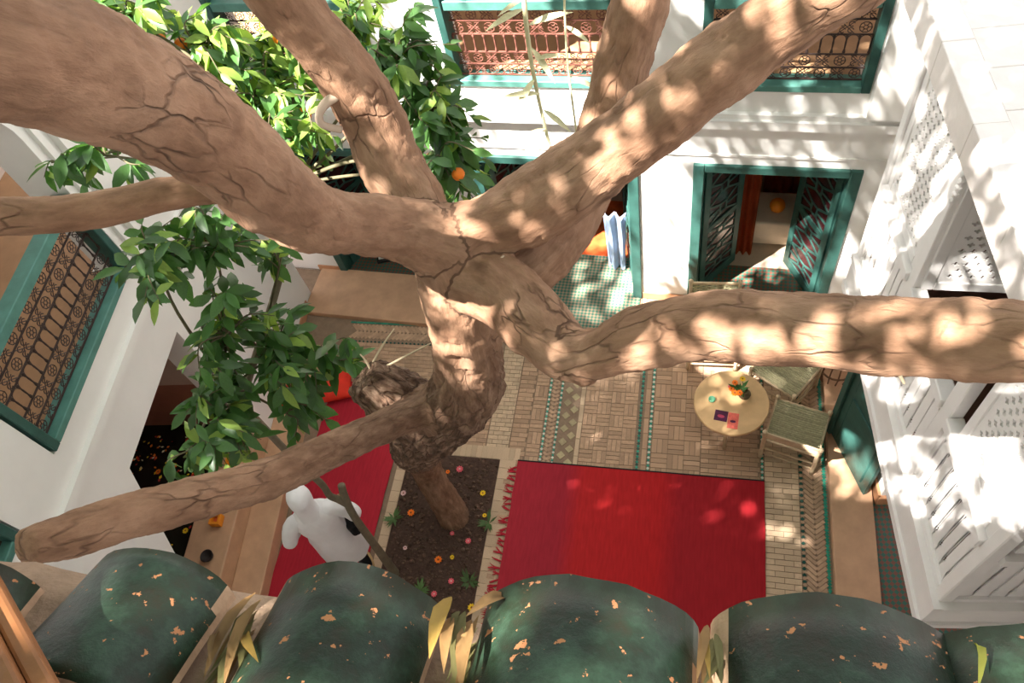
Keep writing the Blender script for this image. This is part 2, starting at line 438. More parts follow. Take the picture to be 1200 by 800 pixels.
# back wall
bm = bmesh.new()
cells(bm, -5.2, 2.9, -0.2, 6.0, 0.0, 0.34, [(a, b, 0.0, DZ) for a, b in DOORS] + [(a, b, WZ0, WZ1) for a, b in WINS])
wall_back = struct(obj('wall_back', bm, PLASTER, mw=F_BACK), 'white plaster wall with three green doorways and railed upper windows', 'wall')
bm = bmesh.new()                                                    # ledge below the windows, groove bead above the doors
box(bm, -4.66, 1.70, -0.075, 0.0, 2.66, 2.75)
box(bm, -4.66, 1.70, -0.045, 0.0, 2.75, 2.80)
obj('cornice', bm, PLASTER, wall_back)
obj('bead', bbox(-4.66, 1.70, -0.015, 0.0, 2.285, 2.31), PLASTER, wall_back)
bm = bmesh.new(); box(bm, 1.38, 1.82, -0.12, 0.0, 2.83, 6.0); bev(bm, 0.012, 2)
obj('pilaster', bm, PLASTER, wall_back)
for a, b in ((-4.66, -4.36), (-2.78, -2.20), (-0.47, 0.02), (1.50, 1.95)):
    obj('skirting', bev(bbox(a, b, -0.02, 0.0, 0, 0.11), 0.004), TANB, wall_back)

# left wall
bm = bmesh.new()
cells(bm, 0.0, 5.75, 2.21, 6.0, 0.0, 0.34, [(2.12, 3.85, WZ0, 5.0), (0.15, 1.56, WZ0, 5.0)])
poly_prism(bm, [(0.0, -0.2), (1.45, -0.2), (1.45, 0.0), (1.99, 1.31), (2.37, 2.21), (0.0, 2.21)], 0.0, 0.34)
box(bm, 3.70, 5.75, 0.0, 0.34, -0.2, 2.21)
for (a, b) in ((2.12, 3.85), (0.15, 1.56)):                        # arch spandrels
    c = (a + b) / 2; r = (b - a) / 2
    for s in (-1, 1):
        pts = [(c + s * r, 5.0)] + [(c + s * r * math.cos(t), 4.36 + 0.62 * math.sin(t)) for t in [i * math.pi / 2 / 10 for i in range(11)]] + [(c, 5.0)]
        poly_prism(bm, pts, 0.0, 0.34)
wall_left = struct(obj('wall_left', bm, PLASTER, mw=F_LEFT), 'white plaster side wall with an arched gallery opening above a low recess', 'wall')
bm = bmesh.new()
poly_prism(bm, [(0, 2.70), (5.6, 2.70), (5.6, 2.78), (0, 2.78)], -0.05, 0.0)
obj('cornice', bm, PLASTER, wall_left)
bm = bmesh.new(); box(bm, 3.93, 3.99, -0.035, 0.0, 2.80, 6.0); box(bm, 4.06, 4.16, -0.06, 0.0, 2.80, 6.0)
obj('pilaster', bm, PLASTER, wall_left)
obj('skirting', bev(bbox(3.72, 5.55, -0.02, 0.0, 0, 0.13), 0.004), TANB, wall_left)

# recess with the basin behind the left wall
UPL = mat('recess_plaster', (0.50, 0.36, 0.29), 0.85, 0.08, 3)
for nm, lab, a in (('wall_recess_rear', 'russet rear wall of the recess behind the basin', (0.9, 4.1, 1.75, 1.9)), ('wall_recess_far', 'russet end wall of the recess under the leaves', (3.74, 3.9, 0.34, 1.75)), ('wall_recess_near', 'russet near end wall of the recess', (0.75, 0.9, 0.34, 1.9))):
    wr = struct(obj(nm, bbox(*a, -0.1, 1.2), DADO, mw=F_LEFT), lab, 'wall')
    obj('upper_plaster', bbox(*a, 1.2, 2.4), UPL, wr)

# right wall: ground storey set back under the balcony, rear of the gallery
bm = bmesh.new()
box(bm, 2.92, 5.6, 0.60, 0.95, -0.2, 2.5); box(bm, 3.72, 5.6, 0.60, 0.95, 2.5, 5.2); box(bm, -0.2, 1.15, 0.60, 0.95, -0.2, 2.5)
wall_right = struct(obj('wall_right', bm, PLASTER, mw=F_RIGHT), 'white plaster wall under the white wooden balcony', 'wall')
bm = bmesh.new(); box(bm, 2.90, 5.4, 0.575, 0.61, 0, 0.16); box(bm, 2.885, 2.92, 0.575, 0.97, 0, 0.16)
obj('skirting', bm, TANB, wall_right)
bm = bmesh.new(); box(bm, -0.2, 5.4, 1.55, 1.7, 2.5, 5.2)
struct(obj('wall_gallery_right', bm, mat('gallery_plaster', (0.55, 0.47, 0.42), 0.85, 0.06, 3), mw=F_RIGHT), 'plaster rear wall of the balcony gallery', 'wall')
struct(obj('floor_gallery_right', bbox(1.28, 3.70, 0.03, 1.55, 2.60, 2.835), BROWNFLOOR, mw=F_RIGHT), 'dark brown floor of the balcony gallery', 'floor')
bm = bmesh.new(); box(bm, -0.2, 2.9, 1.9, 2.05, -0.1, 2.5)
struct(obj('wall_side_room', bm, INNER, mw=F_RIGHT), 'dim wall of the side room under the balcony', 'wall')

# south wall and terrace under the camera
struct(obj('wall_south', bbox(-5.5, 4.0, -0.45, -0.12, -0.2, 6.35), PLASTER), 'white plaster wall below the tiled eave', 'wall')
struct(obj('roof_terrace', bbox(-6.5, 4.0, -3.5, -0.62, 6.35, 6.9), ROOFWHITE), 'limewashed terrace behind the eave tiles', 'roof')

# rooms behind the doors and galleries behind the windows
bm = bmesh.new()
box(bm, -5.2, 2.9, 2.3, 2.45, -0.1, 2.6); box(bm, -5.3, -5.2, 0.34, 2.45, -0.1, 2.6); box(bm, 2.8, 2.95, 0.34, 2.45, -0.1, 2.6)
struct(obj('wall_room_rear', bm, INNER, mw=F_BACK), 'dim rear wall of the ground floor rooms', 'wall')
struct(obj('floor_room', bbox(-5.2, 2.8, 0.0, 2.3, -0.012, 0.012), mat('cream_room_floor', (0.55, 0.42, 0.32), 0.5, 0.1, 4), mw=F_BACK), 'cream floor of the rooms behind the doors', 'floor')
struct(obj('floor_gallery_back', bbox(-5.2, 2.9, 0.34, 2.3, 2.45, 2.84), GALFLOOR, mw=F_BACK), 'golden brown floor of the rear gallery', 'floor')
bm = bmesh.new(); box(bm, -5.2, 2.9, 1.95, 2.1, 2.84, 5.4)
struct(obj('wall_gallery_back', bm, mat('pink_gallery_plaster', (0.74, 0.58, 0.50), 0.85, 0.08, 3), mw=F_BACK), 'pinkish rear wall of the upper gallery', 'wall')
struct(obj('roof_back', bbox(-5.4, 3.0, -0.05, 3.0, 5.75, 6.05), ROOFWHITE, mw=F_BACK), 'limewashed roof over the rear gallery', 'roof')
struct(obj('floor_gallery_left', bbox(-0.2, 5.6, 0.34, 2.3, 2.40, 2.84), GALFLOOR, mw=F_LEFT), 'golden brown floor of the side gallery', 'floor')
bm = bmesh.new(); box(bm, -0.2, 5.6, 2.0, 2.15, 2.84, 5.4)
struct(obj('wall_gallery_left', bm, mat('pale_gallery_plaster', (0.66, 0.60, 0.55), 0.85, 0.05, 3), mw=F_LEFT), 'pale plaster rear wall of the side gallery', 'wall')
struct(obj('roof_left', bbox(-0.3, 5.6, -0.04, 3.0, 5.75, 6.05), ROOFWHITE, mw=F_LEFT), 'limewashed roof over the side gallery', 'roof')

# roof over the balcony: slab, edging strip and laid slabs
roof = struct(obj('roof_right', bbox(-0.6, 5.3, -0.20, 2.6, 5.0, 5.17), ROOFWHITE, mw=F_RIGHT), 'limewashed roof of long slabs over the white balcony', 'roof')
bm = bmesh.new()
box(bm, 0, 0.502, -0.28, -0.15, 5.02, 5.205); bev(bm, 0.003, 1)
me_e = bpy.data.meshes.new('edging'); bmesh.ops.recalc_face_normals(bm, faces=bm.faces); bm.to_mesh(me_e); bm.free(); me_e.materials.append(ROOFWHITE)
bm = bmesh.new()
box(bm, 0, 0.251, -0.149, 2.5, 5.15, 5.20); bev(bm, 0.003, 1)
me_s = bpy.data.meshes.new('slab'); bmesh.ops.recalc_face_normals(bm, faces=bm.faces); bm.to_mesh(me_s); bm.free(); me_s.materials.append(ROOFWHITE)
for i in range(12):
    o = link(bpy.data.objects.new('edging', me_e), roof); o.location = (-0.6 + i * 0.503, 0, R_.uniform(-.003, .003))
for i in range(23):
    o = link(bpy.data.objects.new('slab', me_s), roof); o.location = (-0.55 + i * 0.253, 0, R_.uniform(-.002, .002))

# ------------------------------------------------------------------ paving
def brick_mesh(name, m, bevel=0.06):
    bm = bmesh.new()
    box(bm, -.5, .5, -.5, .5, -1, 0)
    top = [f for f in bm.faces if all(abs(v.co.z) < 1e-6 for v in f.verts)]
    r = bmesh.ops.inset_region(bm, faces=top, thickness=bevel, use_even_offset=True)
    for f in r['faces']:
        for v in f.verts:
            pass
    for v in bm.verts:
        if v.co.z > -1e-6 and max(abs(v.co.x), abs(v.co.y)) > 0.499: v.co.z = -0.22
    bmesh.ops.recalc_face_normals(bm, faces=bm.faces)
    me = bpy.data.meshes.new(name); bm.to_mesh(me); bm.free(); me.materials.append(m); return me
BM_ = {'b': brick_mesh('brick', BRICK), 'p': brick_mesh('brick', BRICKP), 'o': brick_mesh('brick', BRICKO),
       'g': brick_mesh('tile', TILEG), 'w': brick_mesh('tile', TILEW), 'd': brick_mesh('tile', TILED)}
bricks = []
def put(k, x, y, l, w_, a=0.0):
    bricks.append((k, x, y, l, w_, a))
gx = lambda px: G(px, 520).x + (G(px, 520).y - 3.4) * 0.0
bx = [gx(p) for p in (572, 597, 617, 633.5, 637, 647, 652, 673, 679, 745, 751, 759, 763)]
xr = [G(894, 620).x, G(941, 620).x, G(969, 620).x]                # right hand band lines
Y0, Y1 = 1.15, 5.33
bed = (-2.87, -1.86, 0.9, 3.235)
def inbed(x, y): return bed[0] - 0.12 < x < bed[1] + 0.01 and y < bed[3] + 0.02
def ok(x, y): return not inbed(x, y) and -4.02 < x < 1.99
def run_x(x0, x1, y0, y1, k='b', bl=0.15, bw=0.052, g=0.006):      # courses lying across, running bond
    y = y0; r = 0
    while y < y1:
        x = x0 - (bl / 2 if r % 2 else 0)
        while x < x1 - 0.01:
            a = max(x, x0); b = min(x + bl, x1)
            if b - a > 0.025 and ok((a + b) / 2, y): put(k, (a + b) / 2, y + bw / 2, b - a - g, bw - g)
            x += bl
        y += bw; r += 1
def run_y(x0, x1, y0, y1, k='b', bl=0.15, n=None):                 # bricks lying lengthwise in columns
    n = n or max(1, round((x1 - x0) / 0.052)); bw = (x1 - x0) / n
    for i in range(n):
        y = y0 - (bl / 2 if i % 2 else 0)
        while y < y1:
            a = max(y, y0); b = min(y + bl, y1)
            if b - a > 0.025 and ok(x0 + (i + .5) * bw, (a + b) / 2): put(k, x0 + (i + .5) * bw, (a + b) / 2, bw - .006, b - a - .006)
            y += bl
def basket(x0, x1, y0, y1, k='b'):
    n = max(1, round((x1 - x0) / 0.155)); s = (x1 - x0) / n
    y = y0; r = 0
    while y < y1:
        for i in range(n):
            cx = x0 + (i + .5) * s; cy = y + s / 2
            if not ok(cx, cy): continue
            for j in range(3):
                d = (j - 1) * s / 3
                if (i + r) % 2: put(k, cx, cy + d, s - .006, s / 3 - .006)
                else: put(k, cx + d, cy, s / 3 - .006, s - .006)
        y += s; r += 1
def chevron(x0, x1, y0, y1, k='b', bw=0.05):
    c = (x0 + x1) / 2; hw = (x1 - x0) / 2
    y = y0
    while y < y1:
        if ok(c, y):
            l = hw * 1.30
            put(k, c - hw / 2, y, l, bw * 0.72 - .004, math.radians(-42)); put(k, c + hw / 2, y, l, bw * 0.72 - .004, math.radians(42))
        y += bw
def dots(x, y0, y1, s=0.022, ka='g', kb=None, pitch=0.05):
    y = y0; i = 0
    while y < y1:
        if ok(x, y):
            kk = ka if (i % 2 == 0 or kb is None) else kb
            put(kk, x, y, s * .85, s * .85, math.radians(45))
        y += pitch if kb is None else pitch * .6; i += 1
def diag(x0, x1, y0, y1, k='o'):
    w_ = (x1 - x0); s = w_ * 0.60
    y = y0
    while y < y1:
        c = (x0 + x1) / 2
        put(k, c - w_ * .23, y, s * .62, s * .62, math.radians(45)); put(k, c + w_ * .23, y + w_ * .44, s * .62, s * .62, math.radians(45))
        put(k, c + w_ * .23, y, s * .5, s * .5, math.radians(45)) if False else None
        y += w_ * .88
YB = 1.15
run_x(bx[0] - .02, bx[1] - .008, 3.26, Y1, 'p', 0.11)
run_x(bx[1], bx[2] - .004, YB, Y1, 'b', 0.165, 0.055)
basket(bx[2], bx[3] - .008, YB, Y1, 'b')
dots((bx[3] + bx[4]) / 2, YB, Y1, .026, 'g', 'w')
chevron(bx[4] + .01, bx[5] - .004, YB, Y1, 'b')
dots((bx[5] + bx[6]) / 2, YB, Y1, .026, 'w', 'g')
diag(bx[6] + .012, bx[7], YB, Y1)
run_y(bx[7] + .004, bx[8], YB, Y1, 'p', 0.2, 1)
basket(bx[8] + .004, bx[9] - .012, YB, Y1, 'b')
dots((bx[9] + bx[10]) / 2, YB, Y1, .03, 'd', 'g')
run_y(bx[10] + .012, bx[11] - .004, YB, Y1, 'b', 0.18, 1)
dots((bx[11] + bx[12]) / 2, YB, Y1, .028, 'g', 'w')
basket(bx[12] + .006, bx[12] + .5, YB, Y1, 'b')
run_x(bx[12] + .506, xr[0] - .02, YB, Y1, 'b', 0.16)
dots(xr[0], YB, Y1, .026, 'g', 'w')
run_x(xr[0] + .02, xr[1] - .022, YB, Y1, 'p', 0.17, 0.055)
dots(xr[1], YB, Y1, .034, 'd', 'b')
chevron(xr[1] + .022, xr[2] - .018, YB, Y1, 'b')
dots(xr[2], YB, Y1, .036, 'g', 'g')
# paving left of the bed's top, up to the raised step
run_x(-4.0, bx[0] - .03, 3.26, 4.60, 'b', 0.16)
y = 4.64
x = -4.0
while x < bx[0] - .05:
    put('d', x, 4.625, .02, .02, .785); x += .05
x = -3.95
while x < bx[0] - .08:
    put('b', x, 4.72, .13, .034, math.radians(45)); put('b', x, 4.82, .13, .034, math.radians(-45)); x += .05
x = -4.0
while x < bx[0] - .05:
    put('g', x, 4.895, .075, .022); x += .08
run_x(-3.0, bed[0] - .01, 0.95, 3.25, 'p', 0.12, 0.06) if False else None
bricks = [b for b in bricks if b[2] < 5.36 and not (b[1] < -2.2 and b[2] > 4.93)]
def covered(b):
    k, x, y, l, w_, a = b
    return (-1.62 < x < 0.82 and y < 3.20) or (x < -2.2 and y < 3.3)
vis = [b for b in bricks if not covered(b)]
def key(b): return b[3] * b[4] / ((Vector((b[1], b[2], 0)) - CAM).length ** 2)
big = sorted([b for b in vis if b[0] in 'bpo'], key=key, reverse=True)[:300]
bs = set(id(b) for b in big)
for k, x, y, l, w_, a in big:
    o = link(bpy.data.objects.new('brick', BM_[k]), floor); o.location = (x, y, R_.uniform(-.0015, .001)); o.scale = (l, w_, 0.03); o.rotation_euler = (0, 0, a)
groups = {}
for b in bricks:
    if id(b) not in bs: groups.setdefault(b[0], []).append(b)
for k, L in groups.items():
    bm = bmesh.new(); src = bmesh.new(); src.from_mesh(BM_[k])
    sv = [v.co.copy() for v in src.verts]; sf = [[v.index for v in f.verts] for f in src.faces]; src.free()
    for (kk, x, y, l, w_, a) in L:
        mx = T(x, y, R_.uniform(-.0015, .001)) @ rotz(a) @ Matrix.Diagonal((l, w_, 0.03, 1))
        vs = [bm.verts.new(mx @ c) for c in sv]
        for f in sf: bm.faces.new([vs[i] for i in f])
    o = obj('paving_bricks' if k in 'bpo' else 'paving_tiles', bm, BM_[k].materials[0], floor, recalc=False); o['kind'] = 'stuff'

# raised tan steps
bm = bmesh.new()
box(bm, -4.62, -2.15, -0.71, 0.0, -0.02, 0.06); bev(bm, .01, 2)
st = struct(obj('floor_step_back', bm, TAN, mw=F_BACK), 'smooth tan step below the far doorway', 'step')
bm = bmesh.new(); box(bm, 4.35, 4.92, -0.36, 0.0, -0.02, 0.058); bev(bm, .01, 2)
struct(obj('floor_step_corner', bm, TAN, mw=F_LEFT), 'smooth tan step along the white side wall', 'step')
bm = bmesh.new()
box(bm, xr[2] + .035, xr[2] + .42, 0.9, 5.0, -0.02, 0.05); bev(bm, .012, 2)
struct(obj('floor_step_right', bm, TAN), 'long smooth tan strip beside the paving under the balcony', 'step')
struct(obj('floor_side_room', bbox(0.9, 2.9, 0.42, 1.9, -0.012, 0.012), MOSAIC, mw=F_RIGHT), 'green and red mosaic floor under the balcony', 'floor')
for (a, b), mm in zip(DOORS, (MOSAIC, MOSAICW, MOSAIC)):
    o = obj('threshold', bbox(a + .06, b - .06, -0.03, 0.55, -0.01, 0.018), mm, wall_back)
obj('threshold', bbox(-2.1, -0.5, -0.62, -0.03, -0.012, 0.012), MOSAICW, wall_back)

# ------------------------------------------------------------------ windows with iron railings
def grille(parent, u0, u1, z0, z1, v, m, n):
    """balustrade of scroll rings and balusters between z0 and z1"""
    h = z1 - z0; za = z0 + h * .36; zb = z0 + h * .62
    bm = bmesh.new()
    for z in (z0 + .012, za, zb, z1 - .012, z0 + h * .18, z0 + h * .81):
        box(bm, u0, u1, v - .006, v + .006, z - .005, z + .005)
    o = obj('iron_rail', bm, m, parent)
    s = (u1 - u0) / n
    bm = bmesh.new()
    for i in range(n):
        lathe(bm, [(.005, za), (.011, za + .02), (.006, za + .05), (.009, (za + zb) / 2), (.006, zb - .05), (.011, zb - .02), (.005, zb)], 5, (0, 0, 0)) if False else None
    bm.free()
    bm = bmesh.new()
    lathe(bm, [(.006, 0), (.013, .018), (.006, .05), (.008, .10), (.006, (zb - za) - .05), (.013, (zb - za) - .018), (.006, zb - za)], 6)
    bmesh.ops.recalc_face_normals(bm, faces=bm.faces)
    me = bpy.data.meshes.new('baluster'); bm.to_mesh(me); bm.free(); me.materials.append(m)
    for i in range(n + 1):
        b = link(bpy.data.objects.new('baluster', me), parent); b.location = (u0 + i * s, v, za)
    bm = bmesh.new()
    for i in range(n):                                              # small arches between the balusters
        ring(bm, (u0 + (i + .5) * s, v, zb - s * .5), s * .46, .004, n=7, k=3, a0=0, a1=math.pi)
    for band in ((z0 + .012, za), (zb, z1 - .012)):
        bh = (band[1] - band[0]) / 2
        k = max(2, int((u1 - u0) / (bh * 1.02)))
        for row in range(2):
            zc = band[0] + bh * (row + .5)
            for i in range(k):
                c = u0 + (u1 - u0) * (i + .5) / k
                w2 = (u1 - u0) / k / 2
                if (i + row) % 2 == 0:
                    ring(bm, (c, v, zc), bh * .36, .0045, n=10, k=3)
                    ring(bm, (c, v, zc), bh * .14, .0045, n=6, k=3)
                    for q in range(6):
                        a = q * math.pi / 3
                        tube(bm, [(c + bh * .14 * math.cos(a), v, zc + bh * .14 * math.sin(a)), (c + bh * .36 * math.cos(a), v, zc + bh * .36 * math.sin(a))], .0035, 3, False)
                else:
                    for sx in (-1, 1):
                        for sz in (-1, 1):
                            ring(bm, (c + sx * w2 * .45, v, zc + sz * bh * .22), bh * .17, .0045, n=8, k=3, a0=0.3, a1=5.4)
                    tube(bm, [(c - w2, v, zc - bh * .5), (c + w2, v, zc + bh * .5)], .004, 3, False)
                    tube(bm, [(c - w2, v, zc + bh * .5), (c + w2, v, zc - bh * .5)], .004, 3, False)
    s_ = obj('scrollwork', bm, m, parent); s_['kind'] = 'stuff'
def window(name, F, u0, u1, z0, z1, top, m, label, n, v=0.05):
    e = struct(empty(name, F), label, 'window')
    for a, b in ((u0, u0 + .07), (u1 - .07, u1)):
        obj('jamb', bev(bbox(a, b, v - .07, v + .10, z0, top), .006), GREEN, e)
    obj('sill_rail', bev(bbox(u0 + .07, u1 - .07, v - .07, v + .09, z0, z0 + .065), .006), GREENL, e)
    obj('top_rail', bev(bbox(u0 + .07, u1 - .07, v - .055, v + .075, z1, z1 + .085), .006), GREENL, e)
    obj('sill', bbox(u0 + .07, u1 - .07, v + .09, .36, z0, z0 + .02), GALFLOOR, e)
    grille(e, u0 + .075, u1 - .075, z0 + .065, z1, v + .01, m, n)
    return e
window('window_1', F_BACK, *WINS[0], WZ0, 3.77, WZ1, IRON, 'green framed upper window with dark iron railing behind the orange tree', 12)
window('window_2', F_BACK, *WINS[1], WZ0, 3.77, WZ1, IRONR, 'green framed upper window with rust red iron railing above the middle doorway', 15)
window('window_3', F_BACK, *WINS[2], WZ0, 3.77, WZ1, IRON, 'green framed upper window with dark iron railing beside the white pilaster', 13)
window('window_4', F_LEFT, 2.14, 3.83, WZ0, 3.77, 3.86, IRON, 'arched side gallery opening with green rails and dark iron railing', 16)
window('window_5', F_LEFT, 0.17, 1.54, WZ0, 3.77, 3.86, IRON, 'side gallery opening with green rails close to the tiled eave', 14)

# ------------------------------------------------------------------ doors
def door_leaf(parent, w_, h, name='leaf'):
    """door leaf in x (0..w), thickness y, z up; lattice of crossing bars over dark glass"""
    bm = bmesh.new(); t = .035
    for a, b in ((0, .085), (w_ - .085, w_)): box(bm, a, b, -t / 2, t / 2, 0, h)
    for a, b in ((0, .14), (h * .47, h * .47 + .07), (h - .10, h)): box(bm, .085, w_ - .085, -t / 2, t / 2, a, b)
    lf = obj(name, bm, GREEN, parent)
    obj('pane', bbox(.08, w_ - .08, -.004, .004, .13, h - .09), GLASSD, lf)
    bm = bmesh.new()
    def bar(p, q):
        tube(bm, [(p[0], 0, p[1]), (q[0], 0, q[1])], .017, 4, False)
    for z0, z1 in ((.14, h * .47), (h * .47 + .07, h - .10)):
        a, b = .085, w_ - .085; c = (a + b) / 2; d = (z1 - z0)
        for k in range(3):
            za, zb = z0 + d * k / 3, z0 + d * (k + 1) / 3; zc = (za + zb) / 2; q = (zb - za)
            bar((a, za), (c - .05, zc - q * .2)); bar((b, za), (c + .05, zc - q * .2)); bar((a, zb), (c - .05, zc + q * .2)); bar((b, zb), (c + .05, zc + q * .2))
            bar((c - .05, zc - q * .2), (c - .05, zc + q * .2)); bar((c + .05, zc - q * .2), (c + .05, zc + q * .2))
            bar((c - .05, zc - q * .2), (c + .05, zc - q * .2)); bar((c - .05, zc + q * .2), (c + .05, zc + q * .2))
            bar((a, zc), (c - .05, zc)); bar((b, zc), (c + .05, zc))
    obj('lattice', bm, GREEN, lf)
    return lf
def doorway(name, u0, u1, label, al, ar, lw=None):
    e = struct(empty(name, F_BACK), label, 'door')
    for a, b in ((u0 - .02, u0 + .085), (u1 - .085, u1 + .02)):
        obj('jamb', bev(bbox(a, b, -.03, .16, 0, DZ + .02), .008), GREEN, e)
    obj('lintel', bev(bbox(u0 + .085, u1 - .085, -.03, .16, DZ - .075, DZ + .02), .008), GREEN, e)
    w_ = lw or (u1 - u0 - .17) / 2
    l = door_leaf(e, w_, DZ - .11); l.location = (u0 + .09, .13, .02); l.rotation_euler = (0, 0, al)
    r = door_leaf(e, w_, DZ - .11); r.location = (u1 - .09, .13, .02); r.rotation_euler = (0, 0, math.pi - ar)
    return e
doorway('door_1', *DOORS[0], 'green doorway beside the corner with its lattice leaves swung open', 1.15, 1.2)
doorway('door_2', *DOORS[1], 'green middle doorway behind the forked tree with open lattice leaves', 1.25, 1.3)
doorway('door_3', *DOORS[2], 'green doorway behind the chairs with two half open lattice leaves', 0.95, 1.05)
# solid green leaf folded back under the balcony
p0, p1 = G(1013, 580, .03), G(976, 508, .03)
dv = (p1 - p0); ang = math.atan2(dv.y, dv.x)
e = struct(empty('door_4', T(p0.x, p0.y, 0) @ rotz(ang)), 'dark green panelled door leaf folded back under the white balcony', 'door')
wl = dv.length
bm = bmesh.new(); box(bm, 0, wl, -.02, .02, .02, 2.15); bev(bm, .004)
lf = obj('leaf', bm, GREEN, e)
for a, b in ((.14, .95), (1.05, 2.0)):
    obj('panel', bev(bbox(.09, wl - .09, .015, .032, a, b), .012), GREEN, lf)
obj('hinge_post', bev(bbox(wl, wl + .07, -.04, .05, .0, 2.2), .006), GREEN, e)

# ------------------------------------------------------------------ white wooden balcony
bal = tag(empty('wooden_balcony', F_RIGHT), 'white wooden balcony with slatted parapet and pierced lattice screens', 'balcony')
U0, U1, VD = 1.24, 3.70, 0.62
bm = bmesh.new(); box(bm, U0 - .03, U1, -.03, .06, 2.45, 2.80); box(bm, U0 - .05, U1, -.05, .0, 2.45, 2.52); box(bm, U0 - .04, U1, -.045, .0, 2.78, 2.83)
obj('floor_beam', bm, WHITEWOOD, bal)
bm = bmesh.new(); box(bm, U0 - .03, U0 + .06, .06, 1.9, 2.45, 2.80); box(bm, U0 - .05, U0, .0, 1.9, 2.45, 2.52); box(bm, U0 - .045, U0, 0, 1.9, 2.78, 2.83)
obj('floor_beam', bm, WHITEWOOD, bal)
bm = bmesh.new(); box(bm, U1 - .06, U1, .06, .62, 2.45, 2.80)
obj('floor_beam', bm, WHITEWOOD, bal)
def slat_mesh(w_, h):
    g = .005; k = .012
    def side(s):
        x = s * (w_ / 2 - g)
        out = [(x, 0)]
        for c in (.10, h - .10):
            for dz, d in ((-.045, 0), (-.034, k * .6), (-.022, 0), (-.006, 0), (.0, k), (.012, k), (.018, 0), (.034, k * .5), (.045, 0)):
                out.append((x - s * d, c + dz))
        out.append((x, h)); return out
    pts = side(1) + side(-1)[::-1]
    bm = bmesh.new(); poly_prism(bm, pts, -.004, .004)
    bmesh.ops.triangulate(bm, faces=[f for f in bm.faces if len(f.verts) > 4])
    bmesh.ops.recalc_face_normals(bm, faces=bm.faces)
    me = bpy.data.meshes.new('slat'); bm.to_mesh(me); bm.free(); me.materials.append(WHITEWOOD); return me
PZ0, PZ1 = 2.83, 3.58
SL = slat_mesh(.085, PZ1 - PZ0 - .10)
posts = [U0, 2.02, 2.86, U1]
for i, u in enumerate(posts):
    a, b = (u - .0, u + .075) if i == 0 else (u - .05, u + .05) if i < 3 else (u - .075, u)
    obj('post', bev(bbox(a, b, -.012, .06, 2.80, 4.95), .006), WHITEWOOD, bal)
for i in range(3):
    a = posts[i] + (.075 if i == 0 else .05); b = posts[i + 1] - (.05 if i < 2 else .075)
    n = int((b - a) / .085); off = (b - a - n * .085) / 2
    obj('rail', bev(bbox(a, b, -.006, .05, PZ0, PZ0 + .05), .004), WHITEWOOD, bal)
    obj('rail', bev(bbox(a, b, -.03, .06, PZ1 - .05, PZ1 + .03), .006), WHITEWOOD, bal)
    if off > .006:
        obj('slat', bbox(a, a + off - .004, .01, .03, PZ0 + .05, PZ1 - .05), WHITEWOOD, bal)
        obj('slat', bbox(b - off + .004, b, .01, .03, PZ0 + .05, PZ1 - .05), WHITEWOOD, bal)
    for k in range(n):
        o = link(bpy.data.objects.new('slat', SL), bal); o.location = (a + off + (k + .5) * .085, .02, PZ0 + .05)
# near end of the balcony, turned towards the eave
o = obj('rail', bbox(U0, U0 + .05, .06, 1.6, PZ0, PZ0 + .05), WHITEWOOD, bal)
o = obj('rail', bbox(U0 - .02, U0 + .06, .06, 1.6, PZ1 - .05, PZ1 + .03), WHITEWOOD, bal)
for k in range(17):
    o = link(bpy.data.objects.new('slat', SL), bal); o.location = (U0 + .025, .06 + (k + .5) * .085, PZ0 + .05); o.rotation_euler = (0, 0, math.pi / 2)
def lattice(w_, h, c=.055):
    """board pierced by crosses, in x (0..w) and z (0..h)"""
    bm = bmesh.new()
    nx = int((w_ - .03) / c); nz = int((h - .03) / (c * 1.0))
    ox = (w_ - nx * c) / 2; oz = (h - nz * c) / 2
    a = c / 2; p = c * .115; q = c * .34
    plus = [(p, p), (p, q), (-p, q), (-p, p), (-q, p), (-q, -p), (-p, -p), (-p, -q), (p, -q), (p, -p), (q, -p), (q, p)]
    faces = ((0, 1, 2), )
    def solid(x0, x1, z0, z1):
        for y in (-.008, .008):
            bm.faces.new([bm.verts.new(v) for v in ((x0, y, z0), (x1, y, z0), (x1, y, z1), (x0, y, z1))])
    for j in range(nz):
        sh = c / 2 if j % 2 else 0
        zc = oz + (j + .5) * c
        n = nx - (1 if sh else 0)
        if sh:
            solid(ox, ox + sh, zc - a, zc + a); solid(ox + nx * c - sh, ox + nx * c, zc - a, zc + a)
        for i in range(n):
            xc = ox + sh + (i + .5) * c
            for y in (-.008, .008):
                O = [bm.verts.new((xc + x, y, zc + z)) for x, z in ((a, a), (-a, a), (-a, -a), (a, -a))]
                I = [bm.verts.new((xc + x, y, zc + z)) for x, z in plus]
                for m_ in range(4):
                    k0 = m_ * 3                                    # corner piece, then arm end piece
                    bm.faces.new((O[m_], I[k0 + 1], I[k0], I[(k0 - 1) % 12]))
                    bm.faces.new((O[m_], O[(m_ + 1) % 4], I[k0 + 2], I[k0 + 1]))
            W = [[(xc + x, y, zc + z) for x, z in plus] for y in (-.008, .008)]
            A = [bm.verts.new(v) for v in W[0]]; B = [bm.verts.new(v) for v in W[1]]
            for k in range(12): bm.faces.new((A[k], A[(k + 1) % 12], B[(k + 1) % 12], B[k]))
    solid(0, ox, 0, h); solid(w_ - ox, w_, 0, h); solid(ox, w_ - ox, 0, oz); solid(ox, w_ - ox, oz + nz * c, h)
    return bm
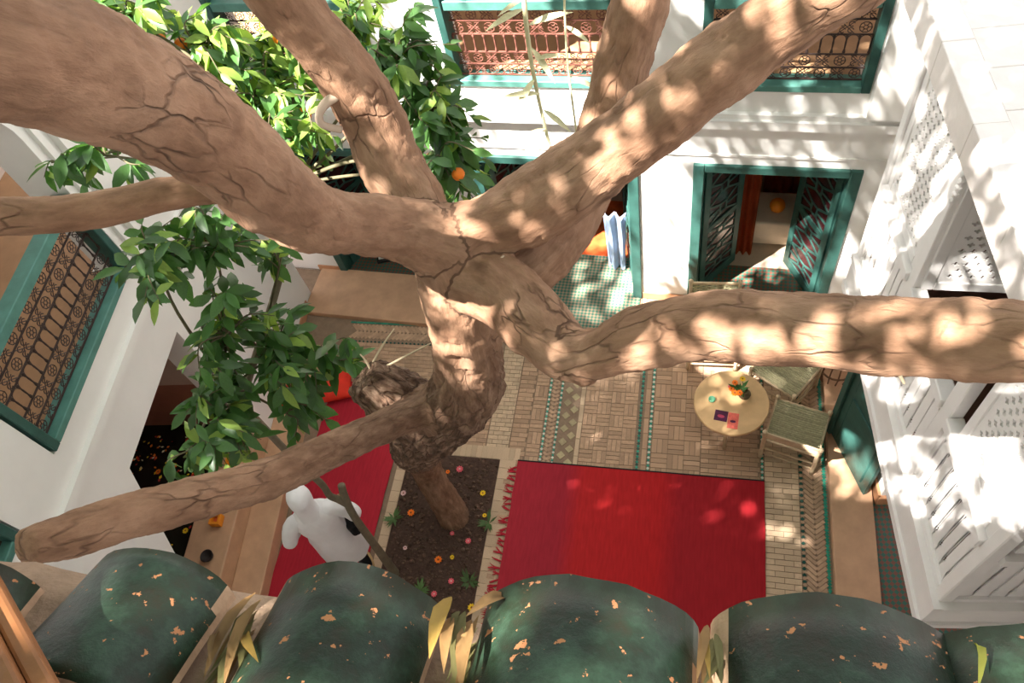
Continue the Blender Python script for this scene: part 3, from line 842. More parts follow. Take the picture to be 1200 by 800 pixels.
def shutter(w_, h, name='shutter'):
    bm = bmesh.new()
    for a, b in ((0, .06), (w_ - .06, w_)): box(bm, a, b, -.016, .016, 0, h)
    for a, b in ((0, .07), (h - .07, h)): box(bm, .06, w_ - .06, -.016, .016, a, b)
    s = obj(name, bev(bm, .004), WHITEWOOD, bal)
    l = obj('lattice', lattice(w_ - .12, h - .14), WHITEWOOD, s); l.location = (.06, 0, .07); l['kind'] = 'stuff'
    return s
SH = 1.12
def place_sh(u, w_, ang=0, v=.02):
    s = shutter(w_, SH); s.location = (u, v, PZ1 + .04); s.rotation_euler = (0, 0, ang); return s
place_sh(2.91, 3.62 - 2.91)
place_sh(1.315, 1.87 - 1.315)
place_sh(2.80, .62, math.radians(97))
sg = shutter(.6, SH); sg.location = (U0 + .03, .10, PZ1 + .04); sg.rotation_euler = (0, 0, math.pi / 2)
sg = shutter(.6, SH); sg.location = (U0 + .03, .74, PZ1 + .04); sg.rotation_euler = (0, 0, math.pi / 2)
bm = bmesh.new(); box(bm, U0, U1, -.03, .07, PZ1 + .04 + SH, 5.0); box(bm, U0, U0 + .06, .07, 1.5, PZ1 + .04 + SH, 5.0)
obj('head_beam', bm, WHITEWOOD, bal)
bm = bmesh.new(); box(bm, U1 - .03, U1, .06, .6, 2.8, 5.0)
obj('end_board', bm, WHITEWOOD, bal)
# row of turned beads along the head of the open bay
bm = bmesh.new(); bmesh.ops.create_icosphere(bm, subdivisions=1, radius=.022)
me = bpy.data.meshes.new('bead'); bm.to_mesh(me); bm.free(); me.materials.append(WHITEWOOD)
for k in range(9):
    o = link(bpy.data.objects.new('bead', me), bal); o.location = (2.82, -.005, 4.32 + k * .045)

# ================================================================== RAISED BED, BENCH, BASIN
bed_o = tag(empty('flower_bed', T(0, 0, 0)), 'earth bed around the two trees between the red rugs', 'flower bed')
bm = bmesh.new()
nx, ny = 46, 90
vs = [[None] * (ny + 1) for _ in range(nx + 1)]
for i in range(nx + 1):
    for j in range(ny + 1):
        x = bed[0] + (bed[1] - bed[0]) * i / nx; y = bed[2] + (bed[3] - bed[2]) * j / ny
        z = -.002 + .022 * noise.noise((x * 3, y * 3, 1)) + .014 * noise.noise((x * 14, y * 14, 4)) + .008 * noise.noise((x * 40, y * 40, 9))
        if i in (0, nx) or j in (0, ny): z = -.02
        vs[i][j] = bm.verts.new((x, y, max(z, -.012)))
for i in range(nx):
    for j in range(ny): bm.faces.new((vs[i][j], vs[i + 1][j], vs[i + 1][j + 1], vs[i][j + 1]))
obj('soil', bm, SOIL, bed_o, smooth=True)
bm = bmesh.new()
rr = random.Random(3)
for i in range(1500):
    x = rr.uniform(bed[0] + .02, bed[1] - .02); y = rr.uniform(1.2, bed[3] - .02); s = rr.choice((rr.uniform(.005, .013), rr.uniform(.008, .024)))
    bmesh.ops.create_icosphere(bm, subdivisions=1, radius=s, matrix=T(x, y, .005) @ Matrix.Rotation(rr.uniform(0, 3), 4, 'X') @ Matrix.Diagonal((1, rr.uniform(.6, 1.3), rr.uniform(.5, .9), 1)))
o = obj('soil_clods', bm, CLOD, bed_o); o['kind'] = 'stuff'
KB = brick_mesh('kerb_brick', BRICKP, .05)
y = 0.95
while y < bed[3]:
    o = link(bpy.data.objects.new('kerb_brick', KB), bed_o); o.location = (bed[0] - .055, y + .06, .004); o.scale = (.10, .118, .04)
    o = link(bpy.data.objects.new('kerb_brick', KB), bed_o); o.location = (bed[1] + .09, y + .06, .003); o.scale = (.17, .118, .04)
    y += .122
x = bed[0] - .10
while x < bed[1] + .16:
    o = link(bpy.data.objects.new('kerb_brick', KB), bed_o); o.location = (x + .03, bed[3] + .075, .004); o.scale = (.056, .14, .04); x += .06

# bench wall and lower step in the recess opening
bench = struct(obj('wall_bench', bev(bbox(0.7, 3.72, 0.0, 0.46, -0.02, 0.42), .015, 2), TAN, mw=F_LEFT), 'low tan tadelakt bench wall beside the dark basin', 'bench')
struct(obj('floor_step_bench', bev(bbox(0.7, 3.95, -0.33, 0.0, -0.02, 0.18), .012, 2), TAN, mw=F_LEFT), 'tan step at the foot of the bench wall by the left rug', 'step')
basin = tag(empty('water_basin', F_LEFT), 'dark water basin strewn with petals behind the tan bench wall', 'basin')
obj('water', bbox(0.905, 3.735, 0.462, 1.745, 0.05, 0.33), WATER, basin)
def flower(bm, c, r, n=9, cup=.35, mi=0, mj=1):
    """daisy-like head: petals and a domed heart"""
    c = Vector(c)
    for ringi, rs in ((0, 1.0), (1, .66)):
        for k in range(n):
            a = 2 * math.pi * (k + ringi * .5) / n
            d = Vector((math.cos(a), math.sin(a), 0)); s = Vector((-d.y, d.x, 0)); w_ = r * 2.4 / n
            z0 = .25 * r + ringi * .18 * r
            v = [c + d * r * .2 + Vector((0, 0, z0)), c + d * r * .65 * rs + s * w_ + Vector((0, 0, z0 + r * cup * .3)), c + d * r * rs + Vector((0, 0, z0 + r * cup * .35)), c + d * r * .65 * rs - s * w_ + Vector((0, 0, z0 + r * cup * .3))]
            bm.faces.new([bm.verts.new(q) for q in v]).material_index = mi
    bb = bmesh.ops.create_icosphere(bm, subdivisions=1, radius=r * .27, matrix=T(*(c + Vector((0, 0, r * .42)))) @ Matrix.Diagonal((1, 1, .6, 1)))
    for v in bb['verts']:
        for f in v.link_faces: f.material_index = mj
    lathe(bm, [(r * .16, 0), (r * .22, r * .3)], 6, c, mi=mj)
HEART = mat('flower_heart', (0.25, 0.07, 0.02), 0.8, 0.2, 30)
def flower_obj(name, label, px, py, z, r, m, group, hm=None, cat='flower', cup=.35):
    bm = bmesh.new(); flower(bm, (0, 0, 0), r, cup=cup)
    p = G(px, py, z)
    o = obj(name, bm, [m, hm or HEART], mw=T(p.x, p.y, z) @ rotz(px * .37))
    tag(o, label, cat, group); return o
FL = [(525, 553, PET_O, 'orange flower head lying beside the trunk in the bed'), (566, 578, PET_Y, 'yellow flower head lying on bare earth near the red fringe'),
      (482, 601, PET_O, 'orange flower head with dark heart near the left kerb of the bed'), (530, 625, PET_P, 'deep pink flower head below the trunk foot'),
      (549, 634, PET_P, 'deep pink flower head right of the trunk foot'), (514, 656, PET_O, 'orange flower head next to a yellow one in the bed'),
      (530, 653, PET_Y, 'yellow flower head next to an orange one in the bed'), (509, 696, PET_P, 'pink flower head close to the yellow bloom by the eave'),
      (553, 712, PET_Y, 'yellow flower head in the bed behind the dry leaves'), (475, 642, PET_W, 'pale pink flower head near the thin stem'),
      (473, 578, PET_W, 'pale pink bud beside the left brick kerb'), (539, 550, PET_P, 'crumpled pink flower head behind the trunk'),
      (568, 604, PET_Y, 'small yellow flower head among green weeds'), (529, 681, PET_P, 'small pink flower head on bare earth')]
for k, (px, py, m, lab) in enumerate(FL):
    flower_obj('fallen_flower', lab, px, py, .012, .026 + .008 * (k % 3), m, 'flower heads strewn on the bed', PET_W if m is PET_P else None)
# low weeds in the bed
for k, (px, py, lab) in enumerate([(573, 613, 'small green weed beside the yellow flower at the bed edge'), (462, 608, 'small green weed growing at the left brick kerb'), (550, 682, 'pale green weed growing below the pink flowers'), (492, 692, 'low weed growing near the base of the thin stem')]):
    p = G(px, py, 0); bm = bmesh.new(); q = random.Random(k)
    for i in range(26):
        a = q.uniform(0, 6.28); l = q.uniform(.05, .13); b = Vector((0, 0, 0)); d = Vector((math.cos(a), math.sin(a), q.uniform(.15, .8))); s = Vector((-d.y, d.x, 0)) * .012
        bm.faces.new([bm.verts.new(v) for v in (b, b + d * l * .5 + s, b + d * l, b + d * l * .5 - s)])
    bmesh.ops.remove_doubles(bm, verts=bm.verts, dist=.0005)
    tag(obj('weed', bm, WEED, mw=T(p.x, p.y, .002)), lab, 'plant', 'weeds in the bed')

# petals on the water
bm = bmesh.new(); q = random.Random(5)
for i in range(520):
    u = q.uniform(1.5, 3.6); v = q.uniform(.5, 1.5)
    if noise.noise((u * 2.2, v * 2.2, 2)) < -.12 and q.random() < .85: continue
    s = q.uniform(.008, .019); a = q.uniform(0, 6.28); mi = q.choice((0, 0, 1, 1, 2, 3))
    pts = [(u + s * math.cos(a + t) * (1.5 if t in (0, math.pi) else .6), v + s * math.sin(a + t) * 1.1, .3315 + q.uniform(0, .004)) for t in (0, math.pi / 2, math.pi, 3 * math.pi / 2)]
    bm.faces.new([bm.verts.new(p) for p in pts]).material_index = mi
o = obj('petals', bm, [PET_Y, PET_O, mat('red_petal', (.55, .03, .02), .6), mat('cream_petal', (.8, .7, .45), .6)], basin); o['kind'] = 'stuff'
for k, (px, py, m, lab) in enumerate([(205, 546, PET_O, 'orange flower floating on the dark basin above the long branch'), (186, 553, PET_O, 'small orange flower floating on the basin near the white wall'), (218, 622, PET_Y, 'yellow flower floating on the basin below the long branch'), (206, 610, mat('cream_petal', (.8, .7, .45), .6), 'cream flower floating on the basin below the long branch')]):
    flower_obj('floating_flower', lab, px, py, .331, .035, m, 'flowers floating on the basin')
# square candle holders and dark bowls on the bench
def square_pot(px, py, z, s, lab):
    p = G(px, py, z)
    e = tag(empty('candle_holder', T(p.x, p.y, z) @ rotz(.1)), lab, 'candle holder', 'orange candle holders on the bench')
    bm = bmesh.new()
    h = s * .8; t = s * .2
    box(bm, -s / 2, s / 2, -s / 2, -s / 2 + t, 0, h); box(bm, -s / 2, s / 2, s / 2 - t, s / 2, 0, h); box(bm, -s / 2, -s / 2 + t, -s / 2 + t, s / 2 - t, 0, h); box(bm, s / 2 - t, s / 2, -s / 2 + t, s / 2 - t, 0, h)
    box(bm, -s / 2, s / 2, -s / 2, s / 2, 0, h * .2)
    obj('holder', bm, ORANGE, e)
    bm = bmesh.new(); lathe(bm, [(s * .22, h * .2), (s * .22, h * .62), (s * .03, h * .62)], 12)
    obj('candle', bm, RUGORANGE, e)
square_pot(275, 542, .42, .115, 'square orange candle holder on the bench near the leaves')
square_pot(256, 611, .42, .11, 'square orange candle holder on the bench under the long branch')
def bowl(px, py, z, r, lab):
    p = G(px, py, z); bm = bmesh.new()
    lathe(bm, [(r * .5, 0), (r * .85, r * .35), (r, r * .9), (r * .9, r * .92), (r * .72, r * .4), (r * .3, r * .15), (.001, r * .12)], 20)
    tag(obj('bowl', bm, DARKPOT, mw=T(p.x, p.y, z), smooth=True), lab, 'bowl', 'dark clay bowls on the bench')
bowl(286, 510, .42, .075, 'dark round clay bowl on the bench beside the foliage')
bowl(245, 653, .42, .065, 'dark clay bowl on the bench behind the green tiles')
# scarlet cushions at the end of the step
def cushion(px, py, z, sx, sy, rz, lab):
    p = G(px, py, z); bm = bmesh.new()
    bmesh.ops.create_cube(bm, size=1); bmesh.ops.subdivide_edges(bm, edges=list(bm.edges), cuts=5, use_grid_fill=True)
    for v in bm.verts:
        a = max(abs(v.co.x), abs(v.co.y)) * 2
        v.co.z *= (1 - a ** 4 * .75); v.co = Vector((v.co.x * sx * (1 - .06 * (1 - (abs(v.co.y) * 2) ** 2)), v.co.y * sy, v.co.z * .17 + .085 + .006 * noise.noise(v.co * 5)))
    tag(obj('cushion', bm, CUSH, mw=T(p.x, p.y, z) @ rotz(rz), smooth=True), lab, 'cushion')
cushion(349, 474, .02, .44, .42, .15, 'scarlet floor cushion on the left rug under the foliage')
cushion(398, 456, .02, .34, .36, .3, 'scarlet cushion between the foliage and the grey trunk stub')

# ================================================================== RUGS
def rug(name, x0, x1, y0, y1, m, lab, fringe=None, rz=0, th=.011):
    e = tag(empty(name, T((x0 + x1) / 2, (y0 + y1) / 2, .0015) @ rotz(rz)), lab, 'rug')
    bm = bmesh.new(); n, k = 50, 50; hx = (x1 - x0) / 2; hy = (y1 - y0) / 2
    g = [[None] * (k + 1) for _ in range(n + 1)]; b = [[None] * (k + 1) for _ in range(n + 1)]
    for i in range(n + 1):
        for j in range(k + 1):
            x = -hx + 2 * hx * i / n; y = -hy + 2 * hy * j / k
            if i in (0, n): x += .010 * noise.noise((y * 6, i, 3))
            if j in (0, k): y += .010 * noise.noise((x * 5, j, 7))
            z = .004 * max(0, noise.noise((x * 2.1, y * 2.1, 5)))
            g[i][j] = bm.verts.new((x, y, th + z)); b[i][j] = bm.verts.new((x, y, 0))
    for i in range(n):
        for j in range(k):
            bm.faces.new((g[i][j], g[i + 1][j], g[i + 1][j + 1], g[i][j + 1])); bm.faces.new((b[i][j], b[i][j + 1], b[i + 1][j + 1], b[i + 1][j]))
    for i in range(n):
        bm.faces.new((g[i][0], b[i][0], b[i + 1][0], g[i + 1][0])); bm.faces.new((g[i][k], g[i + 1][k], b[i + 1][k], b[i][k]))
    for j in range(k):
        bm.faces.new((g[0][j], g[0][j + 1], b[0][j + 1], b[0][j])); bm.faces.new((g[n][j], b[n][j], b[n][j + 1], g[n][j + 1]))
    obj('weave', bm, m, e)
    return e, hx, hy
rr_, hx, hy = rug('red_rug', -1.66, 0.835, 1.0, 3.235, RUGR, 'large striped red flatweave rug with knotted fringe beside the bed', rz=0.0)
obj('edge_binding', bbox(-hx, hx, hy - .004, hy + .010, 0, .014), BLACKC, rr_)
q = random.Random(8); y = -hy + .05
while y < hy - .03:
    bm = bmesh.new(); a = q.uniform(-.5, .5); l = q.uniform(.07, .13)
    for s in range(q.choice((3, 4, 5))):
        p = Vector((0, 0, .006)); pts = [p]
        aa = a + q.uniform(-.25, .25)
        for t in range(4):
            pts.append(pts[-1] + Vector((-math.cos(aa), math.sin(aa), 0)) * l / 4); aa += q.uniform(-.35, .35)
        tube(bm, pts, [.006, .008, .006, .005, .002], 4)
    f = obj('tassel', bm, FRINGE, rr_); f.location = (-hx + .005, y, .0)
    y += q.uniform(.045, .075)
rl, hx, hy = rug('red_rug', -4.0, -3.03, 0.9, 4.05, RUGL, 'crimson runner rug under the person in white')

# ================================================================== FURNITURE
def stool_chair(name, lab, px, py, zs, rz, back='slats'):
    p = G(px, py, zs)
    e = tag(empty(name, T(p.x, p.y, 0) @ rotz(rz)), lab, 'chair', 'rush seated wooden chairs')
    W2, D2, SH_, BH = .25, .235, .40, .80
    def postm(x, y, h, lean=0):
        bm = bmesh.new()
        pr = []
        n = 9
        pts = []; rd = []
        for i in range(n + 1):
            t = i / n; pts.append((x, y + lean * max(0, t * h - SH_), t * h)); rd.append(.021 + .003 * math.sin(t * 20))
        pts.append((x, y + lean * (h - SH_), h + .012)); rd.append(.012)
        tube(bm, pts, rd, 8); return bm
    for x in (-W2, W2):
        obj('leg', postm(x, -D2, SH_ + .05), WOOD, e, smooth=True)
        obj('leg', postm(x, D2, BH, .33), WOOD, e, smooth=True)
    bm = bmesh.new()
    bmesh.ops.create_grid(bm, x_segments=14, y_segments=14, size=.5)
    for v in bm.verts:
        x, y = v.co.x * 2, v.co.y * 2
        v.co = Vector((x * W2 * .985, y * D2 * .985, SH_ + .006 - .02 * (1 - x * x) * (1 - y * y) + .0022 * ((int((x + 1) * 7 + .5) + int((y + 1) * 7 + .5)) % 2)))
    r = bmesh.ops.extrude_face_region(bm, geom=list(bm.faces))
    for v in [g for g in r['geom'] if isinstance(g, bmesh.types.BMVert)]: v.co.z -= .03
    st_ = obj('seat', bm, RUSH, e)
    bm = bmesh.new()
    for k in range(20):
        y = -D2 * .97 + (k + .5) * 2 * D2 * .97 / 20
        tube(bm, [(W2 * .97 * x, y, SH_ + .008 - .02 * (1 - x * x) * (1 - (y / D2) ** 2)) for x in (-1, -.6, -.2, .2, .6, 1)], .0085, 5)
    o = obj('rush_cords', bm, RUSH, st_); o['kind'] = 'stuff'
    for (a, b) in (((-W2, -D2), (W2, -D2)), ((-W2, D2), (W2, D2)), ((-W2, -D2), (-W2, D2)), ((W2, -D2), (W2, D2))):
        for z in (SH_ - .004, .22, .11):
            bm = bmesh.new(); tube(bm, [(a[0], a[1], z), (b[0], b[1], z)], .014 if z > .3 else .011, 6)
            obj('stretcher', bm, WOOD, e, smooth=True)
    yb = lambda z: D2 + .33 * (z - SH_)
    if back == 'slats':
        for z in (.55, .645, .74):
            obj('back_slat', bev(bbox(-W2, W2, yb(z) - .009, yb(z) + .009, z - .02, z + .02), .004), WOOD, e)
    else:
        for z in (.50, .77):
            obj('back_slat', bev(bbox(-W2, W2, yb(z) - .011, yb(z) + .011, z - .015, z + .015), .004), WOOD, e)
        bm = bmesh.new()
        for k in range(15):
            z = .52 + k * .0165
            tube(bm, [(-W2 * .93 + i * W2 * 1.86 / 8, yb(z) + (.006 if (i + k) % 2 else -.006), z) for i in range(9)], .0085, 4)
        o = obj('woven_back', bm, RUSH, e); o['kind'] = 'stuff'
    return e
stool_chair('rush_chair', 'rush chair with woven back standing before the green doorway', 836, 388, .40, 0.02, 'woven')
stool_chair('rush_chair', 'slat backed rush chair turned sideways behind the round table', 921, 432, .40, -0.62, 'slats')
stool_chair('rush_chair', 'slat backed rush chair with wide seat in front of the green door leaf', 934, 500, .40, 2.86, 'slats')
# round table
p = G(857, 471, .50)
tb = tag(empty('round_table', T(p.x, p.y, 0)), 'low round wooden table with a vase of orange flowers', 'table')
bm = bmesh.new(); lathe(bm, [(.30, .462), (.355, .465), (.362, .475), (.362, .492), (.355, .5), (.001, .5)], 48)
obj('tabletop', bm, TABLEWOOD, tb)
for k in range(3):
    a = k * 2.094 + .4
    bm = bmesh.new(); tube(bm, [(.27 * math.cos(a), .27 * math.sin(a), .0), (.2 * math.cos(a), .2 * math.sin(a), .25), (.25 * math.cos(a), .25 * math.sin(a), .465)], [.02, .018, .022], 8)
    obj('leg', bm, WOOD, tb, smooth=True)
bm = bmesh.new(); lathe(bm, [(.21, .24), (.22, .25), (.22, .265), (.21, .275)], 24)
obj('leg_ring', bm, WOOD, tb)
v = G(872, 464, .5)
vase = tag(empty('flower_vase', T(v.x, v.y, .5)), 'small round brown vase of orange and yellow flowers on the table', 'vase')
bm = bmesh.new(); lathe(bm, [(.03, 0), (.055, .02), (.062, .05), (.045, .085), (.03, .1), (.034, .112), (.027, .112), (.026, .095), (.001, .09)], 20)
obj('jar', bm, mat('brown_glass', (0.16, 0.11, 0.06), 0.2, 0.2, 8), vase, smooth=True)
for k, (dx, dy, dz, m, r) in enumerate([(-.10, -.05, .13, PET_O, .04), (-.10, .055, .15, PET_O, .034), (-.03, .09, .17, PET_Y, .033), (-.13, 0, .12, PET_O, .032), (-.055, -.055, .15, PET_O, .036), (-.14, .03, .11, PET_P, .028)]):
    bm = bmesh.new(); tube(bm, [(0, 0, .08), (dx * .5, dy * .5, .11), (dx, dy, dz)], .004, 5)
    stem_ = obj('flower_stem', bm, WEED, vase)
    bm = bmesh.new(); flower(bm, (dx, dy, dz), r); obj('bloom', bm, [m, HEART], stem_)
for k in range(12):
    a = k * .7 + 1.5; l = .06 + .03 * (k % 3); b = Vector((-.05, .01, .10)); d = Vector((math.cos(a), math.sin(a), .5)); s = Vector((-d.y, d.x, 0)) * .018
    bm = bmesh.new(); bm.faces.new([bm.verts.new(q_) for q_ in (b, b + d * l * .5 + s, b + d * l, b + d * l * .5 - s)])
    obj('leaf', bm, mat('bouquet_leaf', (.05, .16, .03), .5), vase)
def card(px, py, sx, sy, rz, m, m2, lab):
    p = G(px, py, .5); e = tag(empty('card', T(p.x, p.y, .5) @ rotz(rz)), lab, 'card')
    obj('sheet', bbox(-sx / 2, sx / 2, -sy / 2, sy / 2, 0, .003), m, e)
    bm = bmesh.new(); lathe(bm, [(sx * .28, .0031), (sx * .28, .0036), (.001, .0036)], 14, (0, -sy * .05, 0), 1, .5)
    obj('printed_motif', bm, m2, e)
card(845, 487, .125, .115, -.15, PURPLE, mat('magenta_print', (.5, .05, .12), .5), 'dark purple printed card lying on the round table')
card(859, 493, .10, .17, -.10, REDCARD, PURPLE, 'coral red printed card overlapping the purple card on the table')
p = G(834, 469, .5); bm = bmesh.new(); lathe(bm, [(.02, 0), (.032, .01), (.034, .035), (.028, .036), (.024, .014), (.001, .01)], 14)
tag(obj('small_dish', bm, TEALG, mw=T(p.x, p.y, .5), smooth=True), 'small green glass dish on the round table', 'dish')
# openwork basket by the door leaf
p = G(980, 452, 0.0)
bk = tag(empty('openwork_basket', T(p.x - .02, p.y + .12, 0)), 'brown openwork basket standing by the green door leaf', 'basket')
for z, r in ((.012, .14), (.2, .17), (.4, .15)):
    bm = bmesh.new(); tube(bm, [(r * math.cos(t * math.pi / 10), r * math.sin(t * math.pi / 10), z) for t in range(21)], .012, 6, False); obj('hoop', bm, BROWNB, bk)
for k in range(12):
    a = k * math.pi / 6; c, s = math.cos(a), math.sin(a)
    bm = bmesh.new(); tube(bm, [(.14 * c, .14 * s, .005), (.17 * c, .17 * s, .2), (.15 * c, .15 * s, .4)], .008, 5); obj('rib', bm, BROWNB, bk)

# things seen through the doorways
p = F_BACK @ Vector((-4.0, .42, 0))
kb = tag(empty('keyboard', F_BACK @ T(-3.55, .42, .018) @ rotz(.35)), 'black keyboard lying inside the corner doorway', 'keyboard')
obj('case', bev(bbox(-.42, .42, -.14, .14, 0, .05), .008), BLACKM, kb)
for k in range(24):
    obj('key', bbox(-.39 + k * .0325, -.362 + k * .0325, -.11, .04, .05, .062), WHITEK, kb)
fr_rug = tag(obj('orange_rug', bbox(-.55, .55, -.45, .45, 0, .012), RUGORANGE, mw=F_BACK @ T(-1.2, 1.0, .012)), 'orange red rug inside the middle doorway', 'rug')
# hanging cloth in the middle doorway: folded tapering cloth
def drape(name, m, mw, w_, h, folds, lab, cat, amp=.03, taper=.0):
    bm = bmesh.new(); nx, nz = folds * 6, 12; g = []
    for j in range(nz + 1):
        row = []
        for i in range(nx + 1):
            x = (i / nx - .5) * w_ * (1 - taper * (1 - j / nz)); z = h * j / nz
            row.append(bm.verts.new((x, amp * math.sin(i / nx * folds * 2 * math.pi + j * .1) , z)))
        g.append(row)
    for j in range(nz):
        for i in range(nx): bm.faces.new((g[j][i], g[j][i + 1], g[j + 1][i + 1], g[j + 1][i]))
    r = bmesh.ops.solidify(bm, geom=list(bm.faces), thickness=.006)
    return tag(obj(name, bm, m, mw=mw, smooth=True), lab, cat)
drape('blue_cloth', BLUE, F_BACK @ T(-.83, .38, .03), .26, .95, 2, 'pale blue cloth hanging inside the middle doorway', 'cloth', .04, .25)
drape('curtain', CURT, F_BACK @ T(.55, .75, .012), .30, 2.2, 4, 'rust red curtain hanging inside the doorway behind the chairs', 'curtain')
drape('curtain', CURT, F_BACK @ T(1.05, 1.6, .012), .55, 2.3, 5, 'rust orange curtain at the rear of the room behind the chairs', 'curtain')
o = bmesh.new(); box(o, -.35, .35, -.25, .25, 0, .38); bev(o, .03, 3)
tag(obj('pouffe', o, CREAM, mw=F_BACK @ T(.85, 1.15, .012)), 'cream upholstered pouffe inside the doorway behind the chairs', 'pouffe')
o = bmesh.new(); bmesh.ops.create_icosphere(o, subdivisions=2, radius=.09)
tag(obj('orange_ball_cushion', o, ORANGE, mw=F_BACK @ T(.93, 1.10, .482), smooth=True), 'small orange round cushion on the cream pouffe', 'cushion')

# ================================================================== GREAT TREE
def chain(pts):
    """(px, py, distance, width in px) -> points and radii"""
    P, Rr = [], []
    for px, py, d, w_ in pts:
        P.append(PD(px, py, d)); Rr.append(w_ / 2 * d / math.sqrt(FPX ** 2 + (px - 600) ** 2 + (py - 400) ** 2))
    return P, Rr
b0 = G(533, 606, -.05)
SKEL = {}
tp = [b0 + Vector((.0, -.02, -.12)), b0, G(512, 572, .5), G(494, 538, 1.15)]
tr = [.24, .17, .145, .15]
P_, R__ = chain([(488, 522, 5.4, 60), (500, 505, 4.55, 72), (530, 478, 4.05, 84), (549, 448, 3.75, 84), (547, 405, 3.45, 82), (538, 350, 3.2, 88), (530, 305, 3.05, 98), (515, 280, 3.0, 96)])
SKEL['trunk'] = (tp + P_, tr + R__)
SKEL['branch'] = [
    chain([(520, 285, 3.0, 92), (470, 268, 2.9, 76), (420, 262, 2.72, 72), (365, 255, 2.5, 84), (315, 222, 2.25, 104), (250, 165, 1.98, 118), (160, 112, 1.72, 142), (60, 72, 1.5, 170), (-60, 40, 1.32, 190), (-220, -10, 1.25, 205), (-420, -90, 1.3, 190)]),
    chain([(330, 235, 2.45, 34), (270, 222, 2.62, 36), (200, 226, 2.7, 40), (130, 243, 2.72, 44), (60, 252, 2.7, 45), (-20, 254, 2.7, 46), (-130, 250, 2.7, 46)]),
    chain([(505, 278, 3.05, 62), (480, 228, 3.1, 74), (452, 180, 3.12, 78), (432, 130, 3.1, 76), (400, 80, 3.0, 72), (362, 35, 2.9, 72), (315, -20, 2.8, 74), (250, -110, 2.75, 72), (150, -260, 2.9, 70)]),
    chain([(515, 285, 3.0, 84), (570, 265, 3.0, 72), (620, 245, 2.98, 90), (665, 215, 2.92, 92), (710, 182, 2.86, 84), (765, 142, 2.78, 86), (825, 92, 2.7, 92), (890, 45, 2.64, 88), (960, 0, 2.58, 80), (1050, -55, 2.5, 76), (1180, -160, 2.5, 70)]),
    chain([(560, 335, 3.2, 58), (610, 318, 3.2, 76), (652, 275, 3.25, 78), (690, 205, 3.4, 70), (714, 140, 3.45, 68), (728, 80, 3.42, 68), (745, 20, 3.38, 70), (760, -50, 3.3, 70), (775, -200, 3.3, 70)]),
    chain([(545, 325, 3.05, 80), (590, 342, 2.95, 86), (630, 382, 2.8, 82), (668, 415, 2.66, 66), (705, 412, 2.55, 60), (750, 396, 2.45, 78), (810, 385, 2.38, 82), (890, 384, 2.3, 88), (960, 388, 2.22, 92), (1040, 394, 2.15, 96), (1120, 397, 2.08, 96), (1210, 400, 2.0, 98), (1330, 398, 1.95, 98), (1500, 380, 1.95, 98)]),
    chain([(672, 405, 2.66, 60), (684, 432, 2.64, 42), (690, 452, 2.63, 20)]),
    chain([(520, 470, 4.1, 44), (480, 487, 3.9, 42), (430, 508, 3.7, 40), (370, 536, 3.5, 46), (310, 562, 3.3, 50), (240, 582, 3.1, 52), (160, 602, 2.92, 56), (90, 624, 2.78, 56), (28, 642, 2.68, 44)]),
    chain([(512, 505, 4.5, 62), (480, 478, 4.25, 78), (450, 458, 4.1, 70), (424, 442, 4.05, 50)]),
]
bm = bmesh.new()
def add_tube(P, Rr, n=18):
    p, r = crom(P, Rr, 8)
    tube(bm, p, r, n)
add_tube(*SKEL['trunk'])
SKEL['branch'][5][0].extend([Vector((1.95, 1.35, 6.35)), Vector((2.7, 1.5, 6.8)), Vector((3.4, 1.7, 7.3))]); SKEL['branch'][5][1].extend([.085, .065, .04])
for b in SKEL['branch']: add_tube(*b)
me = bpy.data.meshes.new('tmp'); bm.to_mesh(me); bm.free()
tmp = bpy.data.objects.new('tmp', me); COL.objects.link(tmp)
md = tmp.modifiers.new('r', 'REMESH'); md.mode = 'VOXEL'; md.voxel_size = 0.013
ms = tmp.modifiers.new('s', 'SMOOTH'); ms.factor = 0.5; ms.iterations = 8
me2 = eval_mesh(tmp)
bpy.data.objects.remove(tmp)
